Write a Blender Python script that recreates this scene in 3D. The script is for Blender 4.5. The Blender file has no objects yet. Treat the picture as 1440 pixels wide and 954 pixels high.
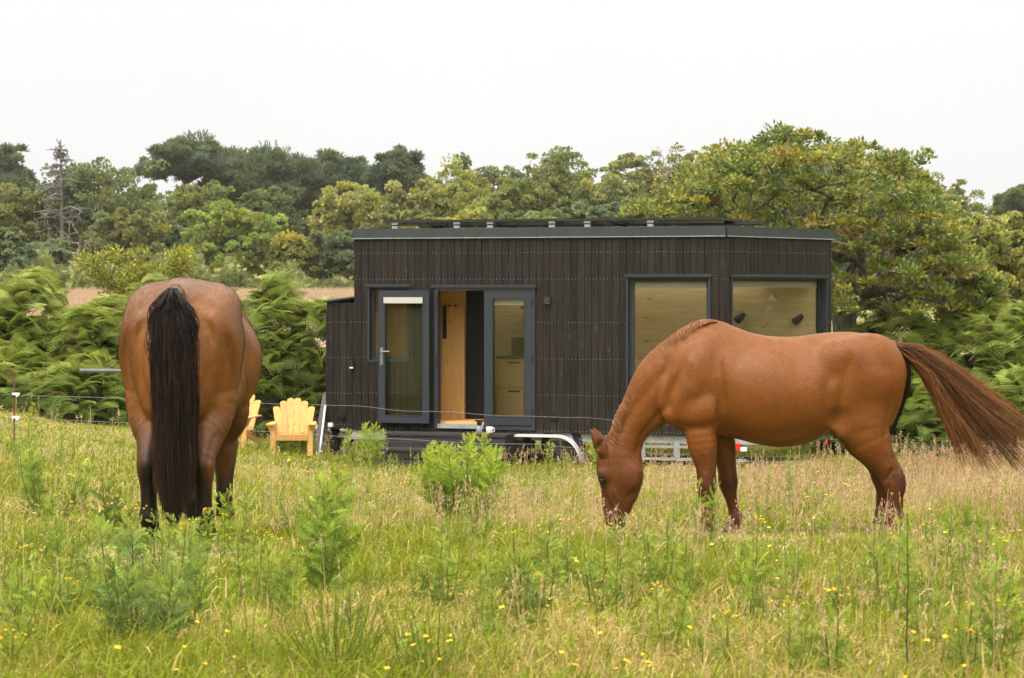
import bpy, math, numpy as np
from mathutils import Vector, Matrix
sc = bpy.context.scene
COL = sc.collection
PI = math.pi
F = 3200.0            # focal length of the photograph in its own pixels
HOR = 410.0           # row of the horizon
EYE = 1.6             # camera height above the datum

def pt(px, py, Y):
    return np.array([(px-720.0)*Y/F, Y, EYE-(py-HOR)*Y/F])

# ------------------------------------------------------------------ materials
def lin(r, g, b):
    f = lambda c: (c/255/12.92) if c/255 <= .04045 else ((c/255+.055)/1.055)**2.4
    return (f(r), f(g), f(b), 1.0)

def newmat(name):
    m = bpy.data.materials.new(name); m.use_nodes = True
    nt = m.node_tree
    return m, nt, nt.nodes['Principled BSDF'], nt.nodes['Material Output']

def simple(name, col, rough=.6, spec=.4, metal=0., noise=0., nscale=20., bump=0., bscale=60.):
    m, nt, b, o = newmat(name)
    b.inputs['Base Color'].default_value = (*col[:3], 1)
    b.inputs['Roughness'].default_value = rough
    b.inputs['Specular IOR Level'].default_value = spec
    b.inputs['Metallic'].default_value = metal
    tc = nt.nodes.new('ShaderNodeTexCoord')
    if noise:
        n = nt.nodes.new('ShaderNodeTexNoise'); n.inputs['Scale'].default_value = nscale; n.inputs['Detail'].default_value = 5
        nt.links.new(tc.outputs['Object'], n.inputs['Vector'])
        r = nt.nodes.new('ShaderNodeMapRange')
        r.inputs['From Min'].default_value = .3; r.inputs['From Max'].default_value = .7
        r.inputs['To Min'].default_value = 1-noise; r.inputs['To Max'].default_value = 1+noise
        nt.links.new(n.outputs['Fac'], r.inputs['Value'])
        mx = nt.nodes.new('ShaderNodeVectorMath'); mx.operation = 'SCALE'
        mx.inputs[0].default_value = col[:3]
        nt.links.new(r.outputs['Result'], mx.inputs['Scale'])
        nt.links.new(mx.outputs['Vector'], b.inputs['Base Color'])
    if bump:
        n2 = nt.nodes.new('ShaderNodeTexNoise'); n2.inputs['Scale'].default_value = bscale; n2.inputs['Detail'].default_value = 4
        nt.links.new(tc.outputs['Object'], n2.inputs['Vector'])
        bp = nt.nodes.new('ShaderNodeBump'); bp.inputs['Strength'].default_value = bump; bp.inputs['Distance'].default_value = .01
        nt.links.new(n2.outputs['Fac'], bp.inputs['Height']); nt.links.new(bp.outputs['Normal'], b.inputs['Normal'])
    return m

def leafmat(name, trans=.35, rough=.55, spec=.3):
    """leaf, blade or hair coloured by the vertex colours of the mesh (its own pigment)"""
    m, nt, b, o = newmat(name)
    a = nt.nodes.new('ShaderNodeAttribute'); a.attribute_name = 'Col'
    nt.links.new(a.outputs['Color'], b.inputs['Base Color'])
    b.inputs['Roughness'].default_value = rough
    b.inputs['Specular IOR Level'].default_value = spec
    if trans:
        t = nt.nodes.new('ShaderNodeBsdfTranslucent'); nt.links.new(a.outputs['Color'], t.inputs['Color'])
        mx = nt.nodes.new('ShaderNodeMixShader'); mx.inputs['Fac'].default_value = trans
        nt.links.new(b.outputs['BSDF'], mx.inputs[1]); nt.links.new(t.outputs['BSDF'], mx.inputs[2])
        nt.links.new(mx.outputs['Shader'], o.inputs['Surface'])
    return m

# ------------------------------------------------------------------ mesh builders
def link(name, me, parent=None):
    o = bpy.data.objects.new(name, me); COL.objects.link(o)
    if parent is not None: o.parent = parent
    return o

def npmesh(name, V, faces, mats, col=None, midx=None, smooth=False, parent=None):
    """V (n,3); faces: list of integer arrays (m,3) or (m,4); col (n,3) pigment per vertex; midx per face"""
    me = bpy.data.meshes.new(name)
    V = np.asarray(V, np.float32)
    faces = [np.asarray(f, np.int32) for f in faces if len(f)]
    loops = np.concatenate([f.ravel() for f in faces])
    tot = np.concatenate([np.full(len(f), f.shape[1], np.int32) for f in faces])
    st = np.concatenate([[0], np.cumsum(tot)[:-1]]).astype(np.int32)
    me.vertices.add(len(V)); me.vertices.foreach_set('co', V.ravel())
    me.loops.add(len(loops)); me.loops.foreach_set('vertex_index', loops)
    me.polygons.add(len(tot)); me.polygons.foreach_set('loop_start', st); me.polygons.foreach_set('loop_total', tot)
    if midx is not None: me.polygons.foreach_set('material_index', np.asarray(midx, np.int32))
    me.polygons.foreach_set('use_smooth', np.full(len(tot), smooth, bool))
    me.update(calc_edges=True)
    if col is not None:
        a = me.attributes.new('Col', 'FLOAT_COLOR', 'POINT')
        c = np.ones((len(V), 4), np.float32); c[:, :3] = col
        a.data.foreach_set('color', c.ravel())
    for m in (mats if isinstance(mats, (list, tuple)) else [mats]): me.materials.append(m)
    return link(name, me, parent)

class MB:
    """collects boxes, tubes, discs with a pigment each into ONE mesh"""
    def __init__(s): s.v = []; s.q = []; s.t = []; s.c = []; s.n = 0; s.mq = []; s.mt = []
    def add(s, V, quads=None, tris=None, col=(1, 1, 1), mi=0):
        V = np.asarray(V, float).reshape(-1, 3)
        if quads is not None and len(quads):
            s.q.append(np.asarray(quads, int)+s.n); s.mq += [mi]*len(quads)
        if tris is not None and len(tris):
            s.t.append(np.asarray(tris, int)+s.n); s.mt += [mi]*len(tris)
        s.v.append(V)
        c = np.asarray(col, float)
        s.c.append(np.broadcast_to(c[..., :3], (len(V), 3)).copy() if c.ndim == 1 else c[:, :3])
        s.n += len(V)
    BQ = [(0, 3, 2, 1), (4, 5, 6, 7), (0, 1, 5, 4), (1, 2, 6, 5), (2, 3, 7, 6), (3, 0, 4, 7)]
    def hexa(s, P, **k): s.add(P, MB.BQ, **k)
    def box(s, x0, x1, y0, y1, z0, z1, **k):
        s.hexa([(x0, y0, z0), (x1, y0, z0), (x1, y1, z0), (x0, y1, z0), (x0, y0, z1), (x1, y0, z1), (x1, y1, z1), (x0, y1, z1)], **k)
    def fbox(s, fr, s0, s1, o0, o1, z0, z1, **k):
        """box in a wall frame fr=(origin, direction, outward normal)"""
        O, e, n = fr
        P = lambda a, b, z: (O[0]+e[0]*a+n[0]*b, O[1]+e[1]*a+n[1]*b, z)
        s.hexa([P(s0, o1, z0), P(s1, o1, z0), P(s1, o0, z0), P(s0, o0, z0), P(s0, o1, z1), P(s1, o1, z1), P(s1, o0, z1), P(s0, o0, z1)], **k)
    def tube(s, pts, rad, sides=6, cap=True, **k):
        P = np.asarray(pts, float); n = len(P)
        R = np.broadcast_to(np.asarray(rad, float), (n,))
        T = np.gradient(P, axis=0); T /= np.linalg.norm(T, axis=1)[:, None]+1e-9
        ref = np.array([0, 0, 1.]) if abs(T[:, 2]).mean() < .8 else np.array([1., 0, 0])
        A = np.cross(T, ref); A /= np.linalg.norm(A, axis=1)[:, None]+1e-9
        B = np.cross(T, A)
        th = np.arange(sides)*2*PI/sides
        V = P[:, None]+R[:, None, None]*(A[:, None]*np.cos(th)[None, :, None]+B[:, None]*np.sin(th)[None, :, None])
        i, j = np.meshgrid(np.arange(n-1), np.arange(sides), indexing='ij')
        a = i*sides+j; b = i*sides+(j+1) % sides
        q = np.stack([a, b, b+sides, a+sides], -1).reshape(-1, 4)
        V = V.reshape(-1, 3); tr = []
        if cap:
            V = np.vstack([V, P[0], P[-1]]); m = n*sides
            for j2 in range(sides):
                tr += [(m, (j2+1) % sides, j2), (m+1, m-sides+j2, m-sides+(j2+1) % sides)]
        s.add(V, q, tr, **k)
    def disc(s, c, r, axis, h, sides=16, **k):
        c = np.asarray(c, float); a = np.asarray(axis, float); a /= np.linalg.norm(a)
        s.tube([c, c+a*h*.5, c+a*h], r, sides, True, **k)
    def build(s, name, mats, parent=None, smooth=False, off=(0, 0, 0)):
        f = []; mi = []
        if s.q: f.append(np.vstack(s.q)); mi += s.mq
        if s.t: f.append(np.vstack(s.t)); mi += s.mt
        return npmesh(name, np.vstack(s.v)+np.asarray(off), f, mats, np.vstack(s.c), mi, smooth, parent)

def replicate(tv, tq, M, T):
    """template verts (k,3), template faces (f,n), matrices (N,3,3), offsets (N,3)"""
    V = np.einsum('nij,kj->nki', M, tv)+T[:, None]
    k = len(tv); N = len(T)
    fs = [(np.asarray(q, int)[None]+(np.arange(N)*k)[:, None, None]).reshape(-1, np.asarray(q).shape[1]) for q in tq]
    return V.reshape(-1, 3), fs

def frames(zdir, spin):
    """(N,3,3) matrices whose 3rd column is zdir and whose first two are spun about it"""
    z = zdir/(np.linalg.norm(zdir, axis=1)[:, None]+1e-9)
    h = np.where(abs(z[:, 2:3]) < .9, np.array([[0, 0, 1.]]), np.array([[1., 0, 0]]))
    x = np.cross(h, z); x /= np.linalg.norm(x, axis=1)[:, None]+1e-9
    y = np.cross(z, x); c, s_ = np.cos(spin)[:, None], np.sin(spin)[:, None]
    return np.stack([x*c+y*s_, -x*s_+y*c, z], -1)

def vnoise(x, y, scale, seed):
    r = np.random.default_rng(seed); G = r.random((64, 64))
    u = np.asarray(x)/scale+17.3; v = np.asarray(y)/scale+9.1
    i = np.floor(u).astype(int); j = np.floor(v).astype(int); fu = u-i; fv = v-j
    fu = fu*fu*(3-2*fu); fv = fv*fv*(3-2*fv)
    g = lambda a, b: G[a % 64, b % 64]
    return (g(i, j)*(1-fu)+g(i+1, j)*fu)*(1-fv)+(g(i, j+1)*(1-fu)+g(i+1, j+1)*fu)*fv

def tag(o, label=None, cat=None, group=None, kind=None):
    if label: o['label'] = label
    if cat: o['category'] = cat
    if group: o['group'] = group
    if kind: o['kind'] = kind
    return o

def thing(name, label, cat, loc=(0, 0, 0), rz=0., group=None):
    o = bpy.data.objects.new(name, None); COL.objects.link(o)
    o.location = [float(a) for a in loc]; o.rotation_euler = (0, 0, rz); o.empty_display_size = .2
    return tag(o, label, cat, group)

# ------------------------------------------------------------------ ground shape
_PY = [-60, 0, 7.6, 13.4, 16.6, 22, 28, 33, 40, 60, 90, 120, 150, 200, 300, 900]
_PZ = [.9, .5, .3, .12, -.17, -.5, -.80, -.93, -1.0, -.7, .2, 1.0, 1.55, 4.0, 8.5, 14]
def gz(X, Y):
    X = np.asarray(X, float); Y = np.asarray(Y, float)
    z = np.interp(Y, _PY, _PZ)
    t = np.clip((Y-15)/18, 0, 1)*np.clip((70-Y)/25, 0, 1)
    z = z+.52*t*np.clip((-X-2.0)/4.4, 0, 1.4)
    near = np.clip((60-Y)/20, 0, 1)
    return z+near*.05*(vnoise(X, Y, 1.7, 5)-.5)+near*.03*(vnoise(X, Y, .6, 6)-.5)
# ------------------------------------------------------------------ camera, light, sky
cam = bpy.data.cameras.new('camera'); co = link('camera', cam); sc.camera = co
co.location = (0, 0, EYE); co.rotation_euler = (PI/2, 0, 0)
cam.sensor_width = 36; cam.lens = F/1440*36; cam.shift_y = -(477-HOR)/1440
cam.clip_start = .5; cam.clip_end = 3000
cam.dof.use_dof = True; cam.dof.focus_distance = 22; cam.dof.aperture_fstop = 9

SUN_EL, SUN_AZ = math.radians(58), math.radians(215)   # azimuth clockwise from +Y
sd = Vector((math.sin(SUN_AZ)*math.cos(SUN_EL), math.cos(SUN_AZ)*math.cos(SUN_EL), math.sin(SUN_EL)))
sl = bpy.data.lights.new('sun', 'SUN'); so = link('sun', sl)
sl.energy = 1.5; sl.angle = math.radians(14); sl.color = (1, .96, .88)
so.rotation_euler = sd.to_track_quat('Z', 'Y').to_euler()

w = bpy.data.worlds.new('World'); sc.world = w; w.use_nodes = True
nt = w.node_tree; nt.nodes.clear()
out = nt.nodes.new('ShaderNodeOutputWorld'); bg = nt.nodes.new('ShaderNodeBackground')
sky = nt.nodes.new('ShaderNodeTexSky'); sky.sky_type = 'NISHITA'; sky.sun_disc = False
sky.sun_elevation = SUN_EL; sky.sun_rotation = SUN_AZ; sky.air_density = 1.5; sky.dust_density = 4
geo = nt.nodes.new('ShaderNodeTexCoord'); sep = nt.nodes.new('ShaderNodeSeparateXYZ')
nt.links.new(geo.outputs['Generated'], sep.inputs[0])
ramp = nt.nodes.new('ShaderNodeValToRGB')           # an overcast cloud layer: bright overhead, paler low down
ramp.color_ramp.elements[0].position = 0.0; ramp.color_ramp.elements[0].color = (.147, .1474, .1478, 1)
ramp.color_ramp.elements[1].position = 1.0; ramp.color_ramp.elements[1].color = (.84, .825, .79, 1)
e = ramp.color_ramp.elements.new(.14); e.color = (.168, .167, .165, 1)
nt.links.new(sep.outputs['Z'], ramp.inputs['Fac'])
cn = nt.nodes.new('ShaderNodeTexNoise'); cn.inputs['Scale'].default_value = 2.5; cn.inputs['Detail'].default_value = 5
nt.links.new(geo.outputs['Generated'], cn.inputs['Vector'])
cr = nt.nodes.new('ShaderNodeMapRange'); cr.inputs['To Min'].default_value = .92; cr.inputs['To Max'].default_value = 1.08
nt.links.new(cn.outputs['Fac'], cr.inputs['Value'])
sclc = nt.nodes.new('ShaderNodeVectorMath'); sclc.operation = 'SCALE'
nt.links.new(ramp.outputs['Color'], sclc.inputs[0]); nt.links.new(cr.outputs['Result'], sclc.inputs['Scale'])
mul = nt.nodes.new('ShaderNodeVectorMath'); mul.operation = 'SCALE'; mul.inputs['Scale'].default_value = 30.0
nt.links.new(sclc.outputs[0], mul.inputs[0])
mix = nt.nodes.new('ShaderNodeMix'); mix.data_type = 'RGBA'; mix.inputs['Factor'].default_value = .97
nt.links.new(sky.outputs['Color'], mix.inputs['A']); nt.links.new(mul.outputs[0], mix.inputs['B'])
nt.links.new(mix.outputs['Result'], bg.inputs['Color']); bg.inputs['Strength'].default_value = .1
nt.links.new(bg.outputs['Background'], out.inputs['Surface'])
sc.view_settings.view_transform = 'Standard'; sc.view_settings.look = 'None'
sc.view_settings.exposure = 1.03; sc.view_settings.gamma = 1.0; sc.view_settings.use_curve_mapping = False
sc.cycles.use_denoising = True; sc.cycles.denoising_prefilter = 'NONE'; sc.cycles.denoising_input_passes = 'RGB_ALBEDO_NORMAL'
sc.cycles.max_bounces = 6; sc.cycles.transparent_max_bounces = 12; sc.cycles.diffuse_bounces = 3

# ------------------------------------------------------------------ terrain
def terrain():
    ys = np.concatenate([np.arange(-60, 4, 4), np.arange(4, 42, .25), np.arange(42, 150, 3), np.arange(150, 321, 10)])
    xs = np.concatenate([-np.geomspace(140, 13, 20), np.arange(-12, 12.1, .3), np.geomspace(13, 140, 20)])
    X, Y = np.meshgrid(xs, ys); Z = gz(X, Y)
    V = np.stack([X, Y, Z], -1).reshape(-1, 3)
    nx = len(xs); i, j = np.meshgrid(np.arange(len(ys)-1), np.arange(nx-1), indexing='ij')
    a = (i*nx+j).ravel()
    m, nt, b, o = newmat('meadow soil')
    tc = nt.nodes.new('ShaderNodeTexCoord')
    n1 = nt.nodes.new('ShaderNodeTexNoise'); n1.inputs['Scale'].default_value = .8; n1.inputs['Detail'].default_value = 8
    nt.links.new(tc.outputs['Object'], n1.inputs['Vector'])
    r = nt.nodes.new('ShaderNodeValToRGB'); r.color_ramp.elements[0].position = .35; r.color_ramp.elements[1].position = .65
    r.color_ramp.elements[0].color = (.085, .11, .02, 1); r.color_ramp.elements[1].color = (.24, .19, .07, 1)
    nt.links.new(n1.outputs['Fac'], r.inputs['Fac'])
    nt.links.new(r.outputs['Color'], b.inputs['Base Color'])
    b.inputs['Roughness'].default_value = .95; b.inputs['Specular IOR Level'].default_value = .1
    n2 = nt.nodes.new('ShaderNodeTexNoise'); n2.inputs['Scale'].default_value = 25; n2.inputs['Detail'].default_value = 4
    nt.links.new(tc.outputs['Object'], n2.inputs['Vector'])
    bp = nt.nodes.new('ShaderNodeBump'); bp.inputs['Strength'].default_value = .6; bp.inputs['Distance'].default_value = .05
    nt.links.new(n2.outputs['Fac'], bp.inputs['Height']); nt.links.new(bp.outputs['Normal'], b.inputs['Normal'])
    g = npmesh('ground', V, [np.stack([a, a+1, a+nx+1, a+nx], -1)], m, smooth=True)
    tag(g, 'rough meadow ground sloping away and rising to the far wood', 'ground', kind='structure')
    # the ripe crop field on the far rise
    ys = np.arange(62, 134, 2.0); xs = np.arange(-60, -1.9, 2.0)
    X, Y = np.meshgrid(xs, ys); Z = gz(X, Y)+np.clip((Y-63)/20, -.15, .1)
    nx = len(xs); i, j = np.meshgrid(np.arange(len(ys)-1), np.arange(nx-1), indexing='ij'); a = (i*nx+j).ravel()
    fm = simple('ripe crop', (.36, .26, .165), .9, .1, noise=.25, nscale=1.5, bump=.8, bscale=12)
    f = npmesh('field', np.stack([X, Y, Z], -1).reshape(-1, 3), [np.stack([a, a+1, a+nx+1, a+nx], -1)], fm, smooth=True)
    tag(f, 'strip of ripe tan crop on the rise behind the bracken', 'field', kind='structure')
    rg = np.random.default_rng(77); n = 40000
    x = rg.uniform(-26, -4, n); y = 88+(132-88)*rg.random(n)**.7
    B = np.stack([x, y, gz(x, y)+.28], -1); h = rg.uniform(.15, .45, n); a = rg.uniform(0, PI, n)
    d = np.stack([np.cos(a), np.sin(a), 0*a], -1)*.03
    V = np.stack([B-d, B+d, B+np.stack([rg.normal(0, .06, n), 0*a, h], -1)], 1).reshape(-1, 3)
    c = np.array([.40, .285, .18])*rg.uniform(.75, 1.2, (n, 1))
    s = npmesh('crop_stalks', V, [np.arange(n*3).reshape(-1, 3)], leafmat('crop stalk', .2), np.repeat(c, 3, 0))
    tag(s, 'ripe tan crop stalks standing in the far field', 'crop', kind='stuff')
terrain()
# ------------------------------------------------------------------ animals: one continuous surface from blended solids
class Field:
    def __init__(s, lo, hi, h):
        s.lo = np.array(lo, float); s.h = h
        n = np.ceil((np.array(hi)-s.lo)/h).astype(int)+1
        s.n = n; s.ax = [(s.lo[k]+h*np.arange(n[k])).astype(np.float32) for k in range(3)]
        s.D = np.full(n, 9., np.float32)
    def sub(s, lo, hi):
        sl = []
        for k in range(3):
            a = int(max(0, math.floor((lo[k]-s.lo[k])/s.h))); b = int(min(s.n[k], math.ceil((hi[k]-s.lo[k])/s.h)+1))
            sl.append(slice(a, max(b, a+1)))
        return tuple(sl), s.ax[0][sl[0]][:, None, None], s.ax[1][sl[1]][None, :, None], s.ax[2][sl[2]][None, None, :]
    def blend(s, sl, d, k):
        D = s.D[sl]
        if k <= 0: s.D[sl] = np.minimum(D, d); return
        hh = np.maximum(k-np.abs(D-d), 0)/k
        s.D[sl] = np.minimum(D, d)-hh*hh*k*.25
    def chain(s, pts, k=.05, step=.35):
        """pts rows: x, y, z, r in the plane of the limb, r sideways"""
        p = np.asarray(pts, float)
        m = p[:, 3].max()+k+.03
        sl, X, Y, Z = s.sub(p[:, :3].min(0)-m, p[:, :3].max(0)+m)
        d = np.full((X.shape[0], Y.shape[1], Z.shape[2]), 9., np.float32)
        t = np.arange(len(p)); L = np.linalg.norm(np.diff(p[:, :3], axis=0), axis=1)
        ts = [0.]
        for i in range(len(p)-1):
            n = max(2, int(L[i]/(step*min(p[i, 3], p[i+1, 3]))))
            ts += list(i+np.arange(1, n+1)/n)
        from_t = _cr(p, np.array(ts))
        for x, y, z, r, rl in from_t:
            q = r/rl
            d = np.minimum(d, np.sqrt((X-x)**2+(Z-z)**2+((Y-y)*q)**2)-r)
        s.blend(sl, d, k)
    def ell(s, c, r, k=.05, rot=0., sub=False):
        c = np.array(c, float); r = np.array(r, float); m = r.max()+k+.03
        sl, X, Y, Z = s.sub(c-m, c+m)
        x, z = X-c[0], Z-c[2]; ca, sa = math.cos(rot), math.sin(rot)
        u, v = x*ca+z*sa, -x*sa+z*ca
        k0 = np.sqrt((u/r[0])**2+((Y-c[1])/r[1])**2+(v/r[2])**2)
        k1 = np.sqrt((u/r[0]**2)**2+((Y-c[1])/r[1]**2)**2+(v/r[2]**2)**2)+1e-6
        d = k0*(k0-1)/k1
        if sub:
            D = s.D[sl]; hh = np.maximum(k-np.abs(D+d), 0)/max(k, 1e-6)
            s.D[sl] = np.maximum(D, -d)+hh*hh*k*.25
        else: s.blend(sl, d, k)
    def trunk(s, st, narrow, k=.06):
        """barrel from stations x, top, bottom, half width; narrow(x) = how much the upper half tapers in"""
        st = np.asarray(st, float); st = st[np.argsort(st[:, 0])]
        x0, x1 = st[0, 0], st[-1, 0]
        sl, X, Y, Z = s.sub((x0-.12, -.6, st[:, 2].min()-.15), (x1+.12, .6, st[:, 1].max()+.15))
        xs = np.clip(X[:, 0, 0], x0, x1)
        f = lambda c: _cr1(st[:, 0], st[:, c], xs)[:, None, None]
        top, bot, w = f(1), f(2), f(3)
        nv = np.array([narrow(a) for a in xs])[:, None, None]
        c, h = (top+bot)/2, (top-bot)/2
        v = (Z-c)/h
        ww = w*(1-nv*np.clip(v, 0, 1.2)**1.4)*(1-.10*np.clip(-v, 0, 1.2)**2)
        g = (np.abs(Y/ww)**2.2+np.abs(v)**2.2)**(1/2.2)-1
        out = np.abs(X-np.clip(X, x0, x1))
        gx, gy, g2 = np.gradient(g.astype(np.float32), s.h)
        d = g/np.maximum(np.sqrt(gx*gx+gy*gy+g2*g2), 2.0)
        d = np.where(out > 0, np.sqrt(np.maximum(d, 0)**2+out**2), d).astype(np.float32)
        s.blend(sl, d, k)
    def surface(s, relax=4):
        D = s.D; n = np.array(D.shape)
        S = D < 0
        cs = np.zeros(n-1, np.int8)
        for a in (0, 1):
            for b in (0, 1):
                for c in (0, 1): cs += S[a:n[0]-1+a, b:n[1]-1+b, c:n[2]-1+c]
        act = (cs > 0) & (cs < 8); idx = np.argwhere(act)
        num = np.zeros((len(idx), 3)); cnt = np.zeros(len(idx))
        cor = [(a, b, c) for a in (0, 1) for b in (0, 1) for c in (0, 1)]
        for u in cor:
            for ax in range(3):
                if u[ax]: continue
                v = list(u); v[ax] = 1
                A = D[tuple((idx+u).T)]; B = D[tuple((idx+v).T)]
                cr = (A < 0) != (B < 0); t = np.where(cr, A/np.where(cr, A-B, 1), 0)
                P = np.tile(np.array(u, float), (len(idx), 1)); P[:, ax] += t
                num += P*cr[:, None]; cnt += cr
        V = s.lo+(idx+num/cnt[:, None])*s.h
        ids = np.full(n-1, -1, np.int32); ids[tuple(idx.T)] = np.arange(len(idx))
        Q = []
        for ax in range(3):
            b, c = (ax+1) % 3, (ax+2) % 3
            lo = [slice(1, None)]*3; 
            a0 = [slice(1, n[k]-1) for k in range(3)]; a0[ax] = slice(0, n[ax]-1)
            a1 = list(a0); a1[ax] = slice(1, n[ax])
            A, B = S[tuple(a0)], S[tuple(a1)]
            for flip, mask in ((0, A & ~B), (1, ~A & B)):
                e = np.argwhere(mask)
                if not len(e): continue
                e = e+np.array([0 if k == ax else 1 for k in range(3)])
                db = np.eye(3, dtype=int)[b]; dc = np.eye(3, dtype=int)[c]
                q = [ids[tuple((e-o_).T)] for o_ in (db*0, db, db+dc, dc)]
                q = np.stack(q if not flip else q[::-1], -1)
                Q.append(q)
        Q = np.vstack(Q); Q = Q[(Q >= 0).all(1)]
        E = np.vstack([Q[:, [0, 1]], Q[:, [1, 2]], Q[:, [2, 3]], Q[:, [3, 0]]])
        deg = np.bincount(E.ravel(), minlength=len(V)).astype(float)[:, None]+1e-9
        for it in range(relax):
            acc = np.zeros_like(V)
            for k in range(3):
                acc[:, k] = np.bincount(E[:, 0], V[E[:, 1], k], len(V))+np.bincount(E[:, 1], V[E[:, 0], k], len(V))
            V = V+(.55 if it % 2 == 0 else -.5)*(acc/deg-V)
        return V, Q

def _cr(p, t):
    i = np.clip(np.floor(t).astype(int), 0, len(p)-2); f = (t-i)[:, None]
    g = lambda k: p[np.clip(k, 0, len(p)-1)]
    a, b, c, d = g(i-1), g(i), g(i+1), g(i+2)
    return .5*(2*b+(c-a)*f+(2*a-5*b+4*c-d)*f*f+(3*b-a-3*c+d)*f**3)

def _cr1(xs, ys, q):
    i = np.clip(np.searchsorted(xs, q)-1, 0, len(xs)-2)
    h = xs[i+1]-xs[i]; t = (q-xs[i])/h
    m = np.gradient(ys, xs)
    return (1+2*t)*(1-t)**2*ys[i]+t*(1-t)**2*h*m[i]+t*t*(3-2*t)*ys[i+1]+t*t*(t-1)*h*m[i+1]

def sculpt(V, Q, ua, ub, paths, where=None):
    """press grooves (depth > 0) or raise cords (depth < 0) along paths in the plane of axes ua, ub"""
    A = V[Q[:, 0]]; n = np.cross(V[Q[:, 2]]-A, V[Q[:, 3]]-V[Q[:, 1]]); N = np.zeros_like(V)
    for k in range(4):
        for c in range(3): N[:, c] += np.bincount(Q[:, k], n[:, c], len(V))
    N /= np.linalg.norm(N, axis=1)[:, None]+1e-12
    out = np.zeros(len(V)); P = V[:, [ua, ub]]
    for pts, wd, dep in paths:
        p = np.asarray(pts, float); best = np.full(len(V), 9.); par = np.zeros(len(V)); m = len(p)-1
        for i in range(m):
            a, b = p[i], p[i+1]; ab = b-a; t = np.clip(((P-a)@ab)/(ab@ab), 0, 1); d = np.linalg.norm(P-a-t[:, None]*ab, axis=1)
            q = d < best; best = np.where(q, d, best); par = np.where(q, (i+t)/m, par)
        out += 1.35*dep*np.exp(-(best/wd)**2)*np.clip(np.minimum(par, 1-par)*5+.15, 0, 1)
    if where is not None: out *= where(V, N)
    return V-N*out[:, None]

def fur(V, Q, col, n, head, mat, parent, rg, length=(.012, .026), width=.0011, skip=None):
    """short coat hair lying along the body away from the head and down the legs"""
    A, B, C, D = (V[Q[:, k]] for k in range(4)); fn = np.cross(C-A, D-B); ar = np.linalg.norm(fn, axis=1); nn = fn/(ar[:, None]+1e-12)
    p = ar/ar.sum(); f = rg.choice(len(Q), n, p=p); u, v = rg.random((n, 1)), rg.random((n, 1))
    P = (A[f]*(1-u)+B[f]*u)*(1-v)+(D[f]*(1-u)+C[f]*u)*v; N = nn[f]
    cc = (col[Q[f, 0]]+col[Q[f, 2]])*np.array([.56, .52, .46])
    sw = vnoise(P[:, 0]*1.3+P[:, 1], P[:, 2], .11, 61)-.5; s2 = vnoise(P[:, 0]+P[:, 1]*2, P[:, 2], .035, 62)-.5
    d = np.stack([np.full(n, -head*1.0), P[:, 1]*.4, -.55-1.2*(P[:, 2] < .75)+1.0*sw], -1); d[:, 0] += .9*sw; d += rg.normal(0, .16, d.shape)
    d -= N*(d*N).sum(1)[:, None]; d /= np.linalg.norm(d, axis=1)[:, None]+1e-9
    L = rg.uniform(*length, n)[:, None]; s = np.cross(N, d); w = width*rg.uniform(.7, 1.3, (n, 1))
    tip = P+d*L*.98+N*L*.09; R0 = P-N*.0005
    W = np.stack([R0-s*w, R0+s*w, tip+s*w*.4, tip-s*w*.4], 1)
    tone = (1.14+.26*s2+.16*sw)*rg.uniform(.80, 1.22, n)
    q = (np.arange(n)*4)[:, None]+np.arange(4)
    return npmesh('coat_hair', W.reshape(-1, 3), [q], mat, np.repeat(cc*tone[:, None], 4, 0), parent=parent)

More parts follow.
